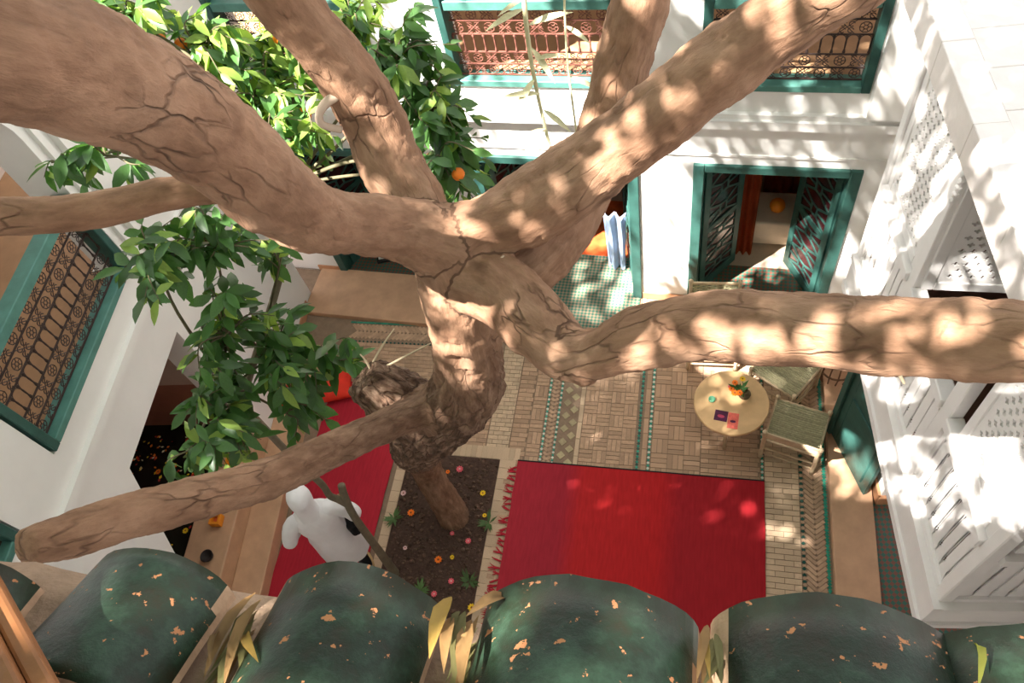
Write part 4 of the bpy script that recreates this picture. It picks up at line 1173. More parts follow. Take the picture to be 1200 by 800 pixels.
# bark relief and split of the continuous surface into trunk and branches
from mathutils.kdtree import KDTree
samples = []
for bi, (P, Rr) in enumerate([SKEL['trunk']] + SKEL['branch']):
    p, r = crom(P, Rr, 8); arc = 0; up = None
    for i, (a, c) in enumerate(zip(p, r)):
        t = (p[min(i + 1, len(p) - 1)] - p[max(i - 1, 0)]).normalized()
        up = t.orthogonal().normalized() if up is None else (up - t * up.dot(t)).normalized()
        if i: arc += (a - p[i - 1]).length
        samples.append((a, c, bi, t, up, t.cross(up), arc))
kd = KDTree(len(samples))
for i, s in enumerate(samples): kd.insert(s[0], i)
kd.balance()
vid = [0] * len(me2.vertices); grain = [None] * len(me2.vertices); roug = [0.0] * len(me2.vertices)
KNOT = PD(541, 411, 3.31)
no = [v.normal.copy() for v in me2.vertices]
for v in me2.vertices:
    best = None
    for co, i, d in kd.find_n(v.co, 6):
        q_ = d / samples[i][1]
        if best is None or q_ < best[0]: best = (q_, samples[i][2], samples[i][1], i)
    vid[v.index] = best[1]
    sm = samples[best[3]]; of = v.co - sm[0]
    grain[v.index] = (of.dot(sm[4]) + sm[2] * 3.1, of.dot(sm[5]), (sm[6] + of.dot(sm[3])) * .32)
    if best[1] == 9: roug[v.index] = 1.0
    elif best[1] == 0: roug[v.index] = max(0, min(1, (4.95 - v.co.z) / .9)) * max(.35, min(1, (v.co.z - .8) / 1.2))
    elif v.co.z < 5.2: roug[v.index] = max(0, min(.5, (5.0 - v.co.z)))
    rough = 1.0
    if best[1] in (0, 9): rough = 2.3 if 1.2 < v.co.z < 4.9 else 1.2
    c = v.co
    lim = min(1.0, best[2] / .12)
    d = .010 * noise.noise(c * 7) + .007 * noise.noise(c * 17) + .004 * noise.noise(c * 40) * rough
    cr = abs(noise.noise(Vector((c.x * 9, c.y * 9, c.z * 4)) + Vector((noise.noise(c * 6), noise.noise(c * 6 + Vector((9, 9, 9))), 0)) * .6))
    if cr < .07 and noise.noise(c * 1.7 + Vector((3, 1, 2))) > -.1: d -= .006 * (1 - cr / .07)
    if rough > 2: d += .016 * noise.noise(Vector((c.x * 22, c.y * 22, c.z * 9)))
    hd = (c - KNOT).length
    if hd < .11: d += .012 * math.exp(-((hd - .075) / .02) ** 2) - .06 * max(0, 1 - hd / .07) ** .5
    v.co = c + no[v.index] * d * lim
tree = tag(empty('great_tree', T(b0.x, b0.y, 0)), 'large bare limbed old tree forking over the courtyard', 'tree')
inv = Matrix.Translation((-b0.x, -b0.y, 0))
faces_by = {}
for pgn in me2.polygons:
    ids = [vid[i] for i in pgn.vertices]
    faces_by.setdefault(max(set(ids), key=ids.count), []).append(list(pgn.vertices))
for bi, fs in sorted(faces_by.items()):
    idx = {}; vs = []; ff = []
    for f in fs:
        for i in f:
            if i not in idx: idx[i] = len(vs); vs.append(inv @ me2.vertices[i].co)
        ff.append([idx[i] for i in f])
    m_ = bpy.data.meshes.new('trunk' if bi == 0 else 'branch'); m_.from_pydata(vs, [], ff); m_.materials.append(BARK)
    for pgn in m_.polygons: pgn.use_smooth = True
    m_.update()
    order = sorted(idx, key=idx.get)
    m_.attributes.new('grain', 'FLOAT_VECTOR', 'POINT'); m_.attributes.new('rough', 'FLOAT', 'POINT')
    m_.attributes['grain'].data.foreach_set('vector', [x_ for i_ in order for x_ in grain[i_]])
    m_.attributes['rough'].data.foreach_set('value', [roug[i_] for i_ in order])
    o = link(bpy.data.objects.new('trunk' if bi == 0 else 'branch', m_), tree)
    if bi == 9: o['label'] = 'grey rough broken stub'
    if bi == 8: o['label'] = 'long thin sawn branch'
# curled aerial twig on the upright limb, small snags
def twig(pts, rad, m, parent, name='twig', off=None):
    bm = bmesh.new(); p, r = crom(pts, rad, 6); off = off or Vector((b0.x, b0.y, 0))
    tube(bm, [q_ - off for q_ in p], r, 7); return obj(name, bm, m, parent, smooth=True)
twig([PD(420, 118, 3.03), PD(405, 110, 2.98), PD(385, 118, 2.97), PD(374, 133, 2.98), PD(378, 146, 3.0), PD(400, 152, 3.03)], [.018, .02, .018, .016, .014, .014], mat('pale_twig', (.55, .42, .32), .8), tree)
twig([PD(1055, 440, 2.10), PD(1060, 450, 2.10)], [.006, .003], STEM, tree)
twig([PD(575, 350, 2.9), PD(576, 318, 2.87), PD(590, 300, 2.92)], [.006, .006, .006], mat('pale_twig', (.55, .42, .32), .8), tree)
for pts in ([(430, 440), (445, 410), (462, 385)], [(432, 440), (470, 420), (505, 402)], [(440, 445), (430, 425), (422, 415)]):
    twig([PD(x, y, 4.05 - .04 * i) for i, (x, y) in enumerate(pts)], [.008, .006, .003], mat('straw_twig', (.6, .48, .32), .8), tree)

# ------------------------------------------------------------------ leaves
def leaf_mesh(name, m, L=1.0, W=.40, fold=.12, bend=.18):
    bm = bmesh.new()
    prof = [(0, .05), (.22, .72), (.48, 1.0), (.75, .66), (1.0, 0.0)]
    mid = []; lft = []; rgt = []
    for t, w_ in prof:
        z = -bend * t * t
        mid.append(bm.verts.new((0, t * L, z)))
        if w_ > 0:
            lft.append(bm.verts.new((-w_ * W / 2, t * L, z + fold * w_ * W))); rgt.append(bm.verts.new((w_ * W / 2, t * L, z + fold * w_ * W)))
    for i in range(3):
        bm.faces.new((mid[i], mid[i + 1], lft[i + 1], lft[i])); bm.faces.new((mid[i], rgt[i], rgt[i + 1], mid[i + 1]))
    bm.faces.new((mid[3], mid[4], lft[3])); bm.faces.new((mid[3], rgt[3], mid[4]))
    me = bpy.data.meshes.new(name); bm.to_mesh(me); bm.free(); me.materials.append(m)
    for p in me.polygons: p.use_smooth = True
    return me
LM = leaf_mesh('leaf', LEAF); LML = leaf_mesh('leaf', LEAFL)
base = G(463, 672, 0)
otree = tag(empty('orange_tree', T(base.x, base.y, 0)), 'slender orange tree with glossy leaves growing at the side of the bed', 'tree')
OB = Vector((base.x, base.y, 0))
S = Vector((base.x + .03, base.y + .02, 3.55))
twig([OB + Vector((0, 0, -.05)), G(440, 640, .75), G(415, 605, 1.35), G(404, 582, 1.62), G(400, 568, 1.76)], [.05, .038, .035, .034, .032], STEM, otree, 'trunk', OB)
twig([G(409, 592, 1.50), G(397, 585, 1.62), G(386, 580, 1.72), G(376, 566, 1.95), G(345, 538, 2.5), S], [.03, .032, .03, .029, .027, .024], STEM, otree, 'limb', OB)
S2 = PD(345, 215, 4.6)
twig([S, (S + S2) / 2 + Vector((.1, .1, .1)), S2], [.026, .022, .018], STEM, otree, 'limb', OB)
CL = [(185, 300, 55, 50, 4.15, 70, 0), (250, 275, 65, 45, 4.25, 85, 0), (265, 390, 60, 60, 4.35, 110, 0), (322, 415, 45, 70, 4.5, 95, 0), (262, 490, 50, 60, 4.55, 130, 0),
      (385, 425, 42, 40, 4.6, 55, 0), (345, 490, 40, 28, 4.75, 30, 0), (225, 530, 30, 40, 4.6, 30, 0), (115, 180, 48, 30, 4.3, 45, 0), (155, 25, 60, 40, 4.5, 90, 1), (235, 60, 70, 50, 4.5, 130, 1),
      (310, 110, 60, 55, 4.55, 150, 1), (350, 165, 45, 40, 4.4, 60, 1), (415, 30, 45, 45, 4.6, 80, 1), (475, 60, 55, 60, 4.45, 110, 0), (505, 130, 55, 50, 4.4, 120, 0), (535, 190, 45, 45, 4.3, 95, 0), (480, 200, 30, 40, 4.35, 30, 0), (330, 300, 30, 30, 4.4, 25, 0), (275, 150, 40, 30, 4.5, 45, 1), (335, 50, 40, 45, 4.6, 60, 1), (430, 110, 35, 50, 4.6, 40, 1), (110, 10, 40, 30, 4.6, 40, 1), (60, 190, 20, 18, 4.3, 8, 0)]
q = random.Random(21)
leaves = []; twigs = bmesh.new()
for (px, py, rx, ry, d, n, lt) in CL:
    n = int(n * (2.3 if lt else 1.7))
    c = PD(px, py, d)
    # limb from the stem head to the cluster
    S_ = S2 if py < 230 else S
    mid = (S_ + c) / 2 + Vector((q.uniform(-.15, .15), q.uniform(-.15, .15), q.uniform(.0, .25)))
    twig([S_, mid, c], [.013, .009, .005], TWIG, otree, 'limb', OB)
    k = max(2, n // 10)
    for t in range(k):
        a = q.uniform(0, 6.28); rad = math.sqrt(q.random())
        tip = PD(px + rx * rad * math.cos(a) * 1.08, py + ry * rad * math.sin(a) * 1.08, d + q.uniform(-.28, .28))
        st0 = c + (mid - c) * q.uniform(0, .25)
        m1 = (st0 + tip) / 2 + Vector((q.uniform(-.06, .06), q.uniform(-.06, .06), q.uniform(.02, .12)))
        pts, rv = crom([st0, m1, tip + Vector((0, 0, -.03))], [.006, .004, .002], 6)
        tube(twigs, [p - OB for p in pts], rv, 4, False)
        nl = max(3, n // k)
        for j in range(nl):
            f = .25 + .75 * (j + q.random() * .6) / nl
            i0 = min(len(pts) - 2, int(f * (len(pts) - 1)))
            pos = pts[i0]; dr = (pts[i0 + 1] - pts[i0]).normalized()
            side = Vector((q.gauss(0, 1), q.gauss(0, 1), q.gauss(-.35, .6)))
            side = (side - dr * side.dot(dr) * .5).normalized()
            yv = (dr * .45 + side * .8 + Vector((0, 0, -.25))).normalized()
            zv = Vector((q.gauss(0, .45), q.gauss(-.1, .45), 1)); xv = yv.cross(zv).normalized(); zv = xv.cross(yv)
            L = q.uniform(.10, .16) * (.9 if lt else 1.05)
            mx = Matrix.Identity(4)
            for r_ in range(3): mx[r_][0], mx[r_][1], mx[r_][2], mx[r_][3] = xv[r_] * L, yv[r_] * L, zv[r_] * L, pos[r_]
            light = q.random() < (.55 if lt else .14)  # sunlit clusters get more of the paler leaf copy
            leaves.append((mx, light, L / (pos - CAM).length * (1 if not lt else .8)))
o = obj('twigs', twigs, TWIG, otree); o['kind'] = 'stuff'
leaves.sort(key=lambda l: -l[2])
inv = Matrix.Translation(-OB)
for mx, light, _ in leaves[:300]:
    o = link(bpy.data.objects.new('leaf', LML if light else LM), otree); o.matrix_local = inv @ mx
def leaf_stuff(name, L, lm, parent, inv):
    co = [v.co.copy() for v in lm.vertices]; fs = [list(p.vertices) for p in lm.polygons]
    V, F = [], []
    for mx in L:
        b_ = len(V); mm = inv @ mx
        V.extend([mm @ c for c in co]); F.extend([[i + b_ for i in f] for f in fs])
    me = bpy.data.meshes.new(name); me.from_pydata(V, [], F); me.materials.append(lm.materials[0])
    for p in me.polygons: p.use_smooth = True
    me.update()
    o = link(bpy.data.objects.new(name, me), parent); o['kind'] = 'stuff'; return o
leaf_stuff('small_leaves', [l[0] for l in leaves[300:] if not l[1]], LM, otree, inv)
leaf_stuff('pale_leaves', [l[0] for l in leaves[300:] if l[1]], LML, otree, inv)
bm = bmesh.new(); bmesh.ops.create_icosphere(bm, subdivisions=2, radius=.036)
fm = bpy.data.meshes.new('fruit'); bm.to_mesh(fm); bm.free(); fm.materials.append(FRUIT)
for p in fm.polygons: p.use_smooth = True
for px, py, d in [(188, 48, 4.45), (198, 58, 4.42), (186, 66, 4.45), (212, 52, 4.5), (505, 186, 4.3), (508, 198, 4.28), (537, 204, 4.2), (357, 134, 4.45), (326, 45, 4.5)]:
    o = link(bpy.data.objects.new('fruit', fm), otree); o.location = PD(px, py, d) - OB; s = R_.uniform(.8, 1.15); o.scale = (s, s, s)

# crown of the great tree above the eave: unseen leaves, added to cast dappled shade
q = random.Random(33)
crown = []
GB = Vector((b0.x, b0.y, 0))
def thick(x, y):                                                   # chance of foliage: shaped so shade and sun gaps fall where wanted below
    n_ = noise.noise((x * 1.3, y * 1.3, 2.2)) + .6 * noise.noise((x * 3.1, y * 3.1, 5.1))
    t = .66 + .78 * n_
    if -3.1 < x < -.7 and -.5 < y < 1.4: t += .75 * noise.noise((x * 5.5, y * 5.5, 8.3)) - .22
    if x < -3.3 and y > .4:
        op = min(1, min(-3.3 - x, y - .4) / .5)
        if x < -5.0: op *= max(.3, 1 - (-5.0 - x) / .7)
        t *= 1 - op * .95
    elif x < -4.0 and y < .4: t = max(t, .62) + .35
    elif -1.7 < x < .2 and -1.5 < y < -.1: t *= .5
    return t
N = 0
while len(crown) < 29000 and N < 200000:
    N += 1
    x, y = q.uniform(-7.0, 1.4), q.uniform(-2.8, 4.0)
    if q.random() > thick(x, y) * .85: continue
    z = q.uniform(9.0, 11.5)
    x -= (z - 9) * .42 / .83; y -= (z - 9) * .36 / .83
    L = q.uniform(.12, .2)
    a = q.uniform(0, 6.28)
    yv = Vector((math.cos(a), math.sin(a), q.uniform(-.8, .1))).normalized(); zv = Vector((q.gauss(0, .4), q.gauss(0, .4), 1)); xv = yv.cross(zv).normalized(); zv = xv.cross(yv)
    mx = Matrix.Identity(4)
    for r_ in range(3): mx[r_][0], mx[r_][1], mx[r_][2], mx[r_][3] = xv[r_] * L, yv[r_] * L, zv[r_] * L, (x, y, z)[r_]
    crown.append(mx)
leaf_stuff('shade_crown_leaves', crown, LM, tree, Matrix.Translation(-GB))

# ------------------------------------------------------------------ hanging bamboo strand
p0 = PD(610, -60, 3.9); p1 = PD(657, 222, 4.3)
bam = tag(empty('bamboo_strand', T(p1.x, p1.y, p1.z)), 'pale dry bamboo strand with narrow leaves hanging before the upper window', 'plant')
def strand(pts, r, nm):
    bm = bmesh.new(); pp, rv = crom(pts, r, 6); tube(bm, [a - p1 for a in pp], rv, 6); return obj(nm, bm, BAMBOO, bam, smooth=True)
strand([p0, PD(618, 40, 4.0), PD(632, 120, 4.15), p1], [.014, .013, .011, .008], 'cane')
strand([PD(660, -60, 4.0), PD(664, 60, 4.05), PD(676, 160, 4.2), PD(678, 200, 4.25)], [.006, .006, .006, .005], 'cane')
BL = leaf_mesh('blade', BAMBOO, 1, .17, .2, .25)
for (x, y, tx, ty) in [(615, 10, 570, 28), (618, 30, 665, 8), (622, 55, 650, 92), (628, 90, 600, 130), (634, 110, 590, 108), (636, 128, 668, 150), (645, 170, 612, 175), (650, 190, 690, 178), (652, 200, 620, 196), (655, 215, 700, 230), (640, 150, 600, 165), (662, 30, 690, 45), (668, 90, 700, 100), (612, 0, 585, 12), (625, 70, 655, 60), (676, 170, 660, 200)]:
    a, b = PD(x, y, 4.1), PD(tx, ty, 4.0)
    yv = (b - a); L = yv.length; yv.normalize(); zv = Vector((.1, -.4, .9)); xv = yv.cross(zv).normalized(); zv = xv.cross(yv)
    mx = Matrix.Identity(4)
    for r_ in range(3): mx[r_][0], mx[r_][1], mx[r_][2], mx[r_][3] = xv[r_] * L, yv[r_] * L, zv[r_] * L, (a - p1)[r_]
    o = link(bpy.data.objects.new('blade', BL), bam); o.matrix_local = mx

# ================================================================== PERSON
def skin(name, verts, edges, rad, m, parent, sub=2, root=0):
    me = bpy.data.meshes.new(name); me.from_pydata(verts, edges, [])
    o = bpy.data.objects.new(name, me); COL.objects.link(o)
    md = o.modifiers.new('skin', 'SKIN'); md.use_smooth_shade = True
    md2 = o.modifiers.new('sub', 'SUBSURF'); md2.levels = sub; md2.render_levels = sub
    sv = me.skin_vertices[0].data
    for i, r in enumerate(rad):
        sv[i].radius = r if hasattr(r, '__len__') else (r, r); sv[i].use_root = (i == root)
    me2 = eval_mesh(o); bpy.data.objects.remove(o)
    me2.materials.clear(); me2.materials.append(m)
    for p in me2.polygons: p.use_smooth = True
    me2.name = name
    return link(bpy.data.objects.new(name, me2), parent)
hp = G(352, 584, 1.62)
person = tag(empty('person', T(hp.x, hp.y, .016) @ rotz(.55) @ T(.0, -.06, 0) @ Matrix.Diagonal((.84, .92, 1, 1))), 'person in a white hooded robe and black trousers walking on the crimson rug', 'person')
V = [(0, 0, .92), (0, 0, 1.12), (0, .0, 1.34), (0, .02, 1.46), (0, .05, 1.54), (0, .07, 1.64),                 # pelvis .. head
     (-.17, 0, 1.38), (-.33, -.02, 1.17), (-.22, .20, 1.06),                                                 # left arm
     (.17, 0, 1.38), (.33, -.05, 1.17), (.24, .16, 1.04),                                                    # right arm
     (-.09, 0, .86), (-.10, .10, .48), (-.10, .06, .09), (-.10, .22, .035),                                  # left leg
     (.09, 0, .86), (.10, -.03, .48), (.10, -.14, .09), (.10, .01, .035)]
E_ = [(0, 1), (1, 2), (2, 3), (3, 4), (4, 5), (2, 6), (6, 7), (7, 8), (2, 9), (9, 10), (10, 11), (0, 12), (12, 13), (13, 14), (14, 15), (0, 16), (16, 17), (17, 18), (18, 19)]
Rd = [(.15, .11), (.13, .10), (.15, .10), .055, .065, .095, .065, .045, .03, .065, .045, .03, .085, .06, .04, .035, .085, .06, .04, .035]
for hand, (w_, s) in ((8, ((-.22, .20, 1.06), -1)), (11, ((.24, .16, 1.04), 1))):   # palm and five fingers
    base_ = Vector(w_); pi = len(V); V.append(tuple(base_ + Vector((-s * .02, .07, -.02)))); Rd.append((.034, .016)); E_.append((hand, pi))
    for k in range(4):
        a = base_ + Vector((-s * .02 + (k - 1.5) * .019, .11, -.03)); L = (.06, .075, .07, .055)[k]
        V.append(tuple(a)); Rd.append(.0095); E_.append((pi, len(V) - 1))
        V.append(tuple(a + Vector((0, L * .55, -.018)))); Rd.append(.0088); E_.append((len(V) - 2, len(V) - 1))
        V.append(tuple(a + Vector((0, L * .8, -.05)))); Rd.append(.0075); E_.append((len(V) - 2, len(V) - 1))
    V.append(tuple(base_ + Vector((-s * .055, .05, -.03)))); Rd.append(.011); E_.append((pi, len(V) - 1))
    V.append(tuple(base_ + Vector((-s * .07, .09, -.05)))); Rd.append(.0095); E_.append((len(V) - 2, len(V) - 1))
body = skin('body', V, E_, Rd, SKIN, person)
# face hints on the head, turned away from the eave
bm = bmesh.new()
for x in (-.034, .034): bmesh.ops.create_icosphere(bm, subdivisions=1, radius=.013, matrix=T(x, .158, 1.655))
obj('eyes', bm, BLACKC, person)
bm = bmesh.new(); bmesh.ops.create_icosphere(bm, subdivisions=1, radius=.018, matrix=T(0, .172, 1.622) @ Matrix.Diagonal((.8, 1, 1.5, 1))); obj('nose', bm, SKIN, person)
bm = bmesh.new(); bmesh.ops.create_icosphere(bm, subdivisions=1, radius=.022, matrix=T(0, .155, 1.575) @ Matrix.Diagonal((1.2, .6, .35, 1))); obj('mouth', bm, PET_P, person)
# robe: loft of wrinkled rings, with sleeves
bm = bmesh.new(); rings = []
prof = [(.42, .27, .20, .01), (.55, .265, .195, .01), (.70, .255, .185, .01), (.84, .245, .175, .01), (.95, .225, .16, .005), (1.05, .21, .15, 0), (1.16, .215, .15, 0), (1.26, .235, .15, 0), (1.34, .245, .14, .0), (1.41, .215, .125, .005), (1.46, .14, .10, .015), (1.50, .085, .08, .025)]
for z, a, b, cy in prof:
    row = []
    for k in range(40):
        t = 2 * math.pi * k / 40
        w_ = 1 + (.05 * noise.noise((math.cos(t) * 2.2, math.sin(t) * 2.2, z * 3)) + .03 * math.sin(t * 7 + z * 4)) * (1.3 if z < 1.3 else .5)
        row.append(bm.verts.new((a * w_ * math.cos(t), cy + b * w_ * math.sin(t), z)))
    rings.append(row)
for r0, r1 in zip(rings, rings[1:]):
    for k in range(40): bm.faces.new((r0[k], r0[(k + 1) % 40], r1[(k + 1) % 40], r1[k]))
for s, el, wr_ in ((-1, (-.36, -.05, 1.17), (-.25, .16, 1.07)), (1, (.37, -.07, 1.18), (.26, .12, 1.06))):
    pp, rv = crom([(s * .14, .0, 1.37), (s * .24, -.01, 1.345), (s * .31, -.03, 1.25), el, (el[0] * .88, .04, 1.12), wr_], [.085, .085, .078, .074, .070, .066], 6)
    a0 = len(bm.verts)
    tube(bm, pp, rv, 16)
bmesh.ops.subdivide_edges(bm, edges=list(bm.edges), cuts=1, use_grid_fill=True)
for v in bm.verts:
    v.co += Vector((noise.noise(v.co * 9), noise.noise(v.co * 9 + Vector((5, 5, 5))), 0)) * .016 + v.co.normalized() * .006 * noise.noise(Vector((v.co.x * 6, v.co.y * 6, v.co.z * 22)))
bmesh.ops.smooth_vert(bm, verts=bm.verts, factor=.5, use_axis_x=True, use_axis_y=True, use_axis_z=True)
obj('robe', bm, ROBE, person, smooth=True)
# hood: pointed egg over the head, open at the face, running into the shoulders
bm = bmesh.new(); rings = []
for z, a, b, cy in [(1.43, .135, .115, -.005), (1.48, .112, .105, .0), (1.53, .105, .115, .015), (1.58, .115, .13, .035), (1.64, .122, .142, .045), (1.69, .115, .138, .048), (1.735, .088, .11, .045), (1.762, .045, .06, .04), (1.77, .0005, .0005, .04)]:
    row = []
    for k in range(28):
        t = 2 * math.pi * k / 28; w_ = 1 + .03 * noise.noise((math.cos(t) * 2, math.sin(t) * 2, z * 6))
        fy = math.sin(t)
        dent = .82 if (fy > .75 and 1.54 < z < 1.71) else 1
        row.append(bm.verts.new((a * w_ * math.cos(t), cy + b * w_ * fy * dent, z)))
    rings.append(row)
for j, (r0, r1) in enumerate(zip(rings, rings[1:])):
    for k in range(28):
        t = 2 * math.pi * (k + .5) / 28
        if math.sin(t) > .80 and 2 < j < 6: continue                 # face opening
        bm.faces.new((r0[k], r0[(k + 1) % 28], r1[(k + 1) % 28], r1[k]))
bmesh.ops.subdivide_edges(bm, edges=list(bm.edges), cuts=1, use_grid_fill=True, smooth=.4)
obj('hood', bm, ROBE, person, smooth=True)
skin('trousers', [(0, 0, .90), (-.09, 0, .84), (-.10, .10, .48), (-.10, .06, .12), (.09, 0, .84), (.10, -.03, .48), (.10, -.14, .12)], [(0, 1), (1, 2), (2, 3), (0, 4), (4, 5), (5, 6)], [.11, .09, .075, .065, .09, .075, .065], BLACKC, person)
for s, y in ((-1, .10), (1, -.10)):
    bm = bmesh.new(); bmesh.ops.create_icosphere(bm, subdivisions=2, radius=1, matrix=T(s * .10, y + .05, .045) @ Matrix.Diagonal((.05, .14, .045, 1)))
    obj('shoe', bm, mat('tan_slipper', (.5, .33, .15), .7), person, smooth=True)
bag = obj('shoulder_bag', bev(bbox(.20, .30, -.10, .12, .80, 1.02), .03, 3), BLACKC, person)

# ================================================================== EAVE IN THE FOREGROUND
eave_z = 6.74
SLOPE = math.radians(24)
def tile_mesh(L, w_=.226, h=.066, t=.013, seed=0):
    bm = bmesh.new(); n, k = 18, 10; A = []; B = []
    for j in range(k + 1):
        y = -L * j / k
        ra, rb = [], []
        for i in range(n + 1):
            a = math.pi * i / n
            x = -math.cos(a) * w_ / 2; z = math.sin(a) ** 1.15 * h
            e = .003 * noise.noise((x * 20, y * 12, seed)); yy = y + (.006 * noise.noise((x * 25, seed, 1)) if j == 0 else 0)
            ra.append(bm.verts.new((x * (1 + e), yy, z + e - h))); s_ = 1 - 2 * t / w_
            rb.append(bm.verts.new((x * s_, yy, max(z - t, 0) * .98 - h)))
        A.append(ra); B.append(rb)
    for j in range(k):
        for i in range(n):
            fa = bm.faces.new((A[j][i], A[j][i + 1], A[j + 1][i + 1], A[j + 1][i])); fa.material_index = 1 if (i < 2 + (noise.noise((j * .6, seed, 1)) > .1) and seed % 2 < 1.4) or i > n - 2 - (noise.noise((j * .7, seed, 4)) > .15) else 0; f = bm.faces.new((B[j][i], B[j + 1][i], B[j + 1][i + 1], B[j][i + 1])); f.material_index = 1
        bm.faces.new((A[j][0], A[j + 1][0], B[j + 1][0], B[j][0])).material_index = 1; bm.faces.new((A[j][n], B[j][n], B[j + 1][n], A[j + 1][n])).material_index = 1
    for i in range(n):
        bm.faces.new((A[0][i], B[0][i], B[0][i + 1], A[0][i + 1])).material_index = 1; bm.faces.new((A[k][i], A[k][i + 1], B[k][i + 1], B[k][i])).material_index = 1
    return bm
CLAYE = mat('bare_clay_edge', (0.42, 0.27, 0.17), 0.9, 0.2, 25, 0.4, 60)
bm = bmesh.new(); nx, ny = 120, 34; g = []
for i in range(nx + 1):
    row = []
    for j in range(ny + 1):
        x = -2.2 + 4.4 * i / nx; y = .175 - .85 * j / ny
        z = eave_z - .085 + (.2 - y) * math.tan(SLOPE) * .98 + .012 * noise.noise((x * 9, y * 9, 1)) + .012 * noise.noise((x * 25, y * 25, 3))
        if j == 0: z -= .02
        row.append((bm.verts.new((x, y + .012 * noise.noise((x * 11, 2, 2)) * (j == 0), z)), bm.verts.new((x, y, z - .09))))
    g.append(row)
for i in range(nx):
    for j in range(ny):
        bm.faces.new([g[a][b][0] for a, b in ((i, j), (i, j + 1), (i + 1, j + 1), (i + 1, j))]); bm.faces.new([g[a][b][1] for a, b in ((i, j), (i + 1, j), (i + 1, j + 1), (i, j + 1))])
    bm.faces.new((g[i][0][0], g[i + 1][0][0], g[i + 1][0][1], g[i][0][1]))
eave = struct(obj('roof_eave', bm, MORTAR, smooth=True), 'mortared eave of green glazed half round roof tiles', 'roof')
apex = [(-75, 640, .45, .05, 0), (172, 641, .165, .03, -.10), (412, 660, .45, 0, .0), (690, 676, .45, .0, .0), (985, 698, .45, -.02, .02), (1262, 728, .45, .0, -.02)]
xs = []
for i, (px, py, L, rz, rx) in enumerate(apex):
    p = G(px, py, eave_z); xs.append(p.x)
    o = obj('roof_tile', tile_mesh(L, (.226, .178, .186, .216, .222, .226)[i], seed=i * 3.3), [GLAZE, CLAYE], eave, smooth=False)
    for pg in o.data.polygons: pg.use_smooth = pg.material_index == 0
    o.matrix_local = T(p.x, p.y, p.z) @ rotz(rz) @ Matrix.Rotation(-SLOPE + rx, 4, 'X')
step_x = (xs[-1] - xs[1]) / 4
for k in range(1, 5):
    for s, x0 in ((-1, xs[0]), (1, xs[-1])):
        o = obj('roof_tile', tile_mesh(.45, seed=k * 7 + s), [GLAZE, CLAYE], eave)
        for pg in o.data.polygons: pg.use_smooth = pg.material_index == 0
        o.matrix_local = T(x0 + s * step_x * k, .2 + .02 * R_.uniform(-1, 1), eave_z) @ Matrix.Rotation(-SLOPE, 4, 'X')

# dry leaves lodged between the tiles
def blade_between(name, a, b, wid, m, lab, group, bend=.12):
    a, b = Vector(a), Vector(b); yv = b - a; L = yv.length; yv.normalize()
    zv = Vector((.0, .15, 1)); xv = yv.cross(zv).normalized(); zv = xv.cross(yv)
    bm = bmesh.new(); prof = [(0, .06), (.15, .55), (.4, 1), (.65, .85), (.85, .45), (1, .02)]; top = []
    for t, w_ in prof:
        z = bend * L * math.sin(t * math.pi) ; row = []
        for s in (-1, 0, 1): row.append(bm.verts.new((s * w_ * wid / 2, t * L, z + abs(s) * w_ * wid * .22)))
        top.append(row)
    for r0, r1 in zip(top, top[1:]):
        for i in (0, 1): bm.faces.new((r0[i], r0[i + 1], r1[i + 1], r1[i]))
    bmesh.ops.solidify(bm, geom=list(bm.faces), thickness=.0008)
    mx = Matrix.Identity(4)
    for r_ in range(3): mx[r_][0], mx[r_][1], mx[r_][2], mx[r_][3] = xv[r_], yv[r_], zv[r_], a[r_]
    return tag(obj(name, bm, m, mw=mx, smooth=True), lab, 'leaf', group)
GRP = 'dry leaves lodged between the eave tiles'
zt = eave_z - .045
YG = mat('fresh_yellow_green_leaf', (.42, .42, .06), .5)
GA, GB_, GC, GD = 'in the heap between tiles below the person', 'in the heap below the flower bed', 'in the gutter below the corner of the large red rug', 'in the gutter beside the brown wooden screen'
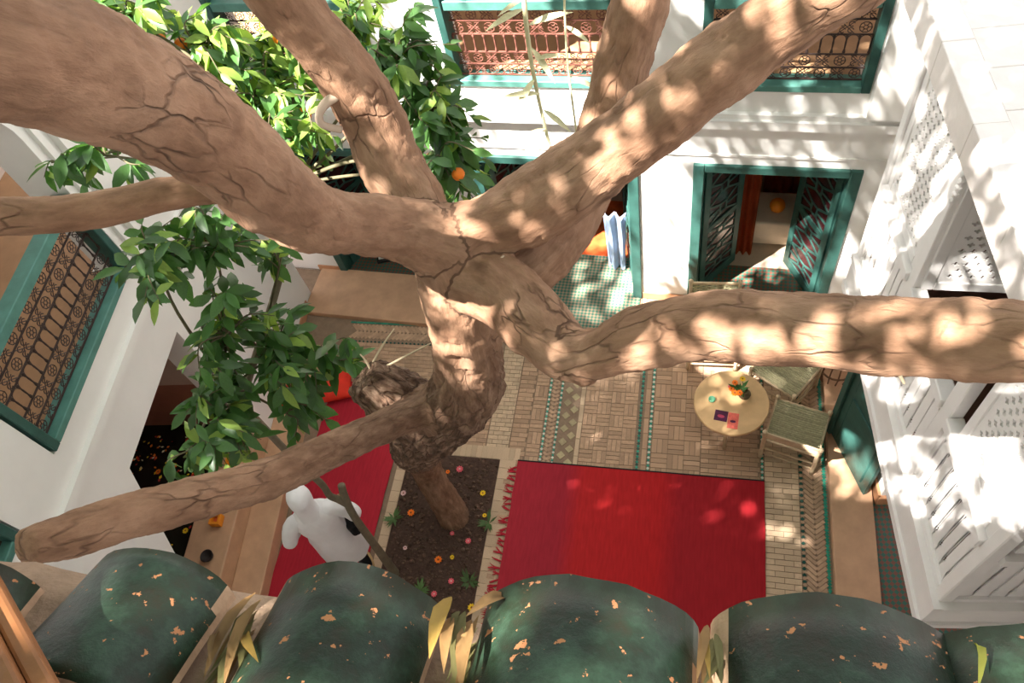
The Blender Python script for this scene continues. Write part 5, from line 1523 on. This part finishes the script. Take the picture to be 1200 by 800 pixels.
DL = [((300, 694), (238, 796), 16, DRYLEAF, 'longest brown dry leaf ' + GA), ((306, 702), (262, 806), 16, DRYLEAF, 'second long brown dry leaf ' + GA), ((290, 742), (303, 776), 13, DRYY, 'short yellow dry leaf ' + GA), ((296, 712), (268, 778), 12, DRYLEAFG, 'slim olive dry leaf ' + GA), ((286, 758), (256, 812), 18, DRYLEAFG, 'broad olive dry leaf ' + GA), ((262, 740), (246, 776), 10, DRYLEAF, 'short brown dry leaf ' + GA), ((300, 716), (285, 812), 14, DRYLEAFG, 'long olive dry leaf ' + GA),
      ((529, 699), (503, 772), 20, DRYY, 'broad yellow dry leaf standing ' + GB_), ((531, 722), (520, 789), 15, DRYLEAF, 'orange brown dry leaf under the yellow one ' + GB_), ((599, 699), (546, 722), 16, DRYLEAF, 'brown dry leaf lying across the tile ' + GB_), ((545, 716), (532, 806), 16, DRYLEAFG, 'long olive dry leaf ' + GB_), ((552, 726), (540, 812), 18, DRYLEAF, 'broad brown dry leaf deep ' + GB_), ((540, 716), (528, 756), 9, DRYLEAFG, 'short olive dry leaf ' + GB_),
      ((829, 732), (816, 800), 11, DRYLEAF, 'narrow brown dry leaf ' + GC), ((838, 742), (846, 806), 9, DRYLEAFG, 'narrow olive dry leaf ' + GC), ((850, 768), (822, 806), 10, DRYLEAFG, 'short olive dry leaf ' + GC), ((822, 742), (832, 796), 9, DRYY, 'narrow yellow dry leaf ' + GC),
      ((92, 710), (58, 742), 8, DRYY, 'thin yellow straw leaf ' + GD), ((96, 722), (66, 760), 8, DRYLEAFG, 'thin olive leaf ' + GD), ((1138, 756), (1146, 808), 9, YG, 'single yellow green leaf standing in the gutter below the balcony')]
for k, (a, b, wpx, m, lab_) in enumerate(DL):
    z0 = zt + .012 * (k % 3)
    A = G(*a, z0); B = G(*b, z0 + .05 + (.012 if m is not YG else .05))
    blade_between('dry_leaf', A, B, wpx * .78 / FPX, m, lab_, GRP)

q = random.Random(4)
for (x0, y0, x1, y1, n, lab_) in ((305, 705, 250, 800, 7, 'dry leaf buried ' + GA), (548, 720, 535, 805, 6, 'dry leaf buried ' + GB_), (835, 745, 835, 806, 6, 'dry leaf buried ' + GC)):
    for k in range(n):
        a = (x0 + q.uniform(-14, 14), y0 + q.uniform(0, 50)); b = (x1 + q.uniform(-14, 14), y1 + q.uniform(-20, 25))
        blade_between('dry_leaf', G(*a, zt - .012 + .004 * k), G(*b, zt + .03 + .004 * k), q.uniform(6, 12) * .78 / FPX, q.choice((DRYLEAF, DRYLEAFG, DRYLEAFG, DRYLEAF)), lab_, GRP, q.uniform(.02, .12))
# brown wooden frame lying on the eave at the left
A = G(-60, 560, 6.80); B = G(96, 838, 6.86)
fr = tag(empty('wooden_screen', T(A.x, A.y, A.z)), 'varnished brown wooden screen with dark red panel lying on the eave', 'screen')
yv = (B - A); L = yv.length; yv.normalize(); zv = Vector((.25, .1, 1)); xv = zv.cross(yv).normalized(); zv = yv.cross(xv)
mx = Matrix.Identity(4)
for r_ in range(3): mx[r_][0], mx[r_][1], mx[r_][2] = xv[r_], yv[r_], zv[r_]
for nm, a, b, z0, z1, m in (('stile', -.058, -.022, -.02, .02, POST), ('moulding', -.022, -.004, -.014, .008, POST), ('panel', -.30, -.052, -.014, .002, PANELW), ('stile', -.34, -.30, -.02, .02, POST)):
    bm = bmesh.new(); box(bm, a, b, -.05, L + .15, z0, z1); bev(bm, .004, 2)
    o = obj(nm, bm, m, fr); o.matrix_local = mx
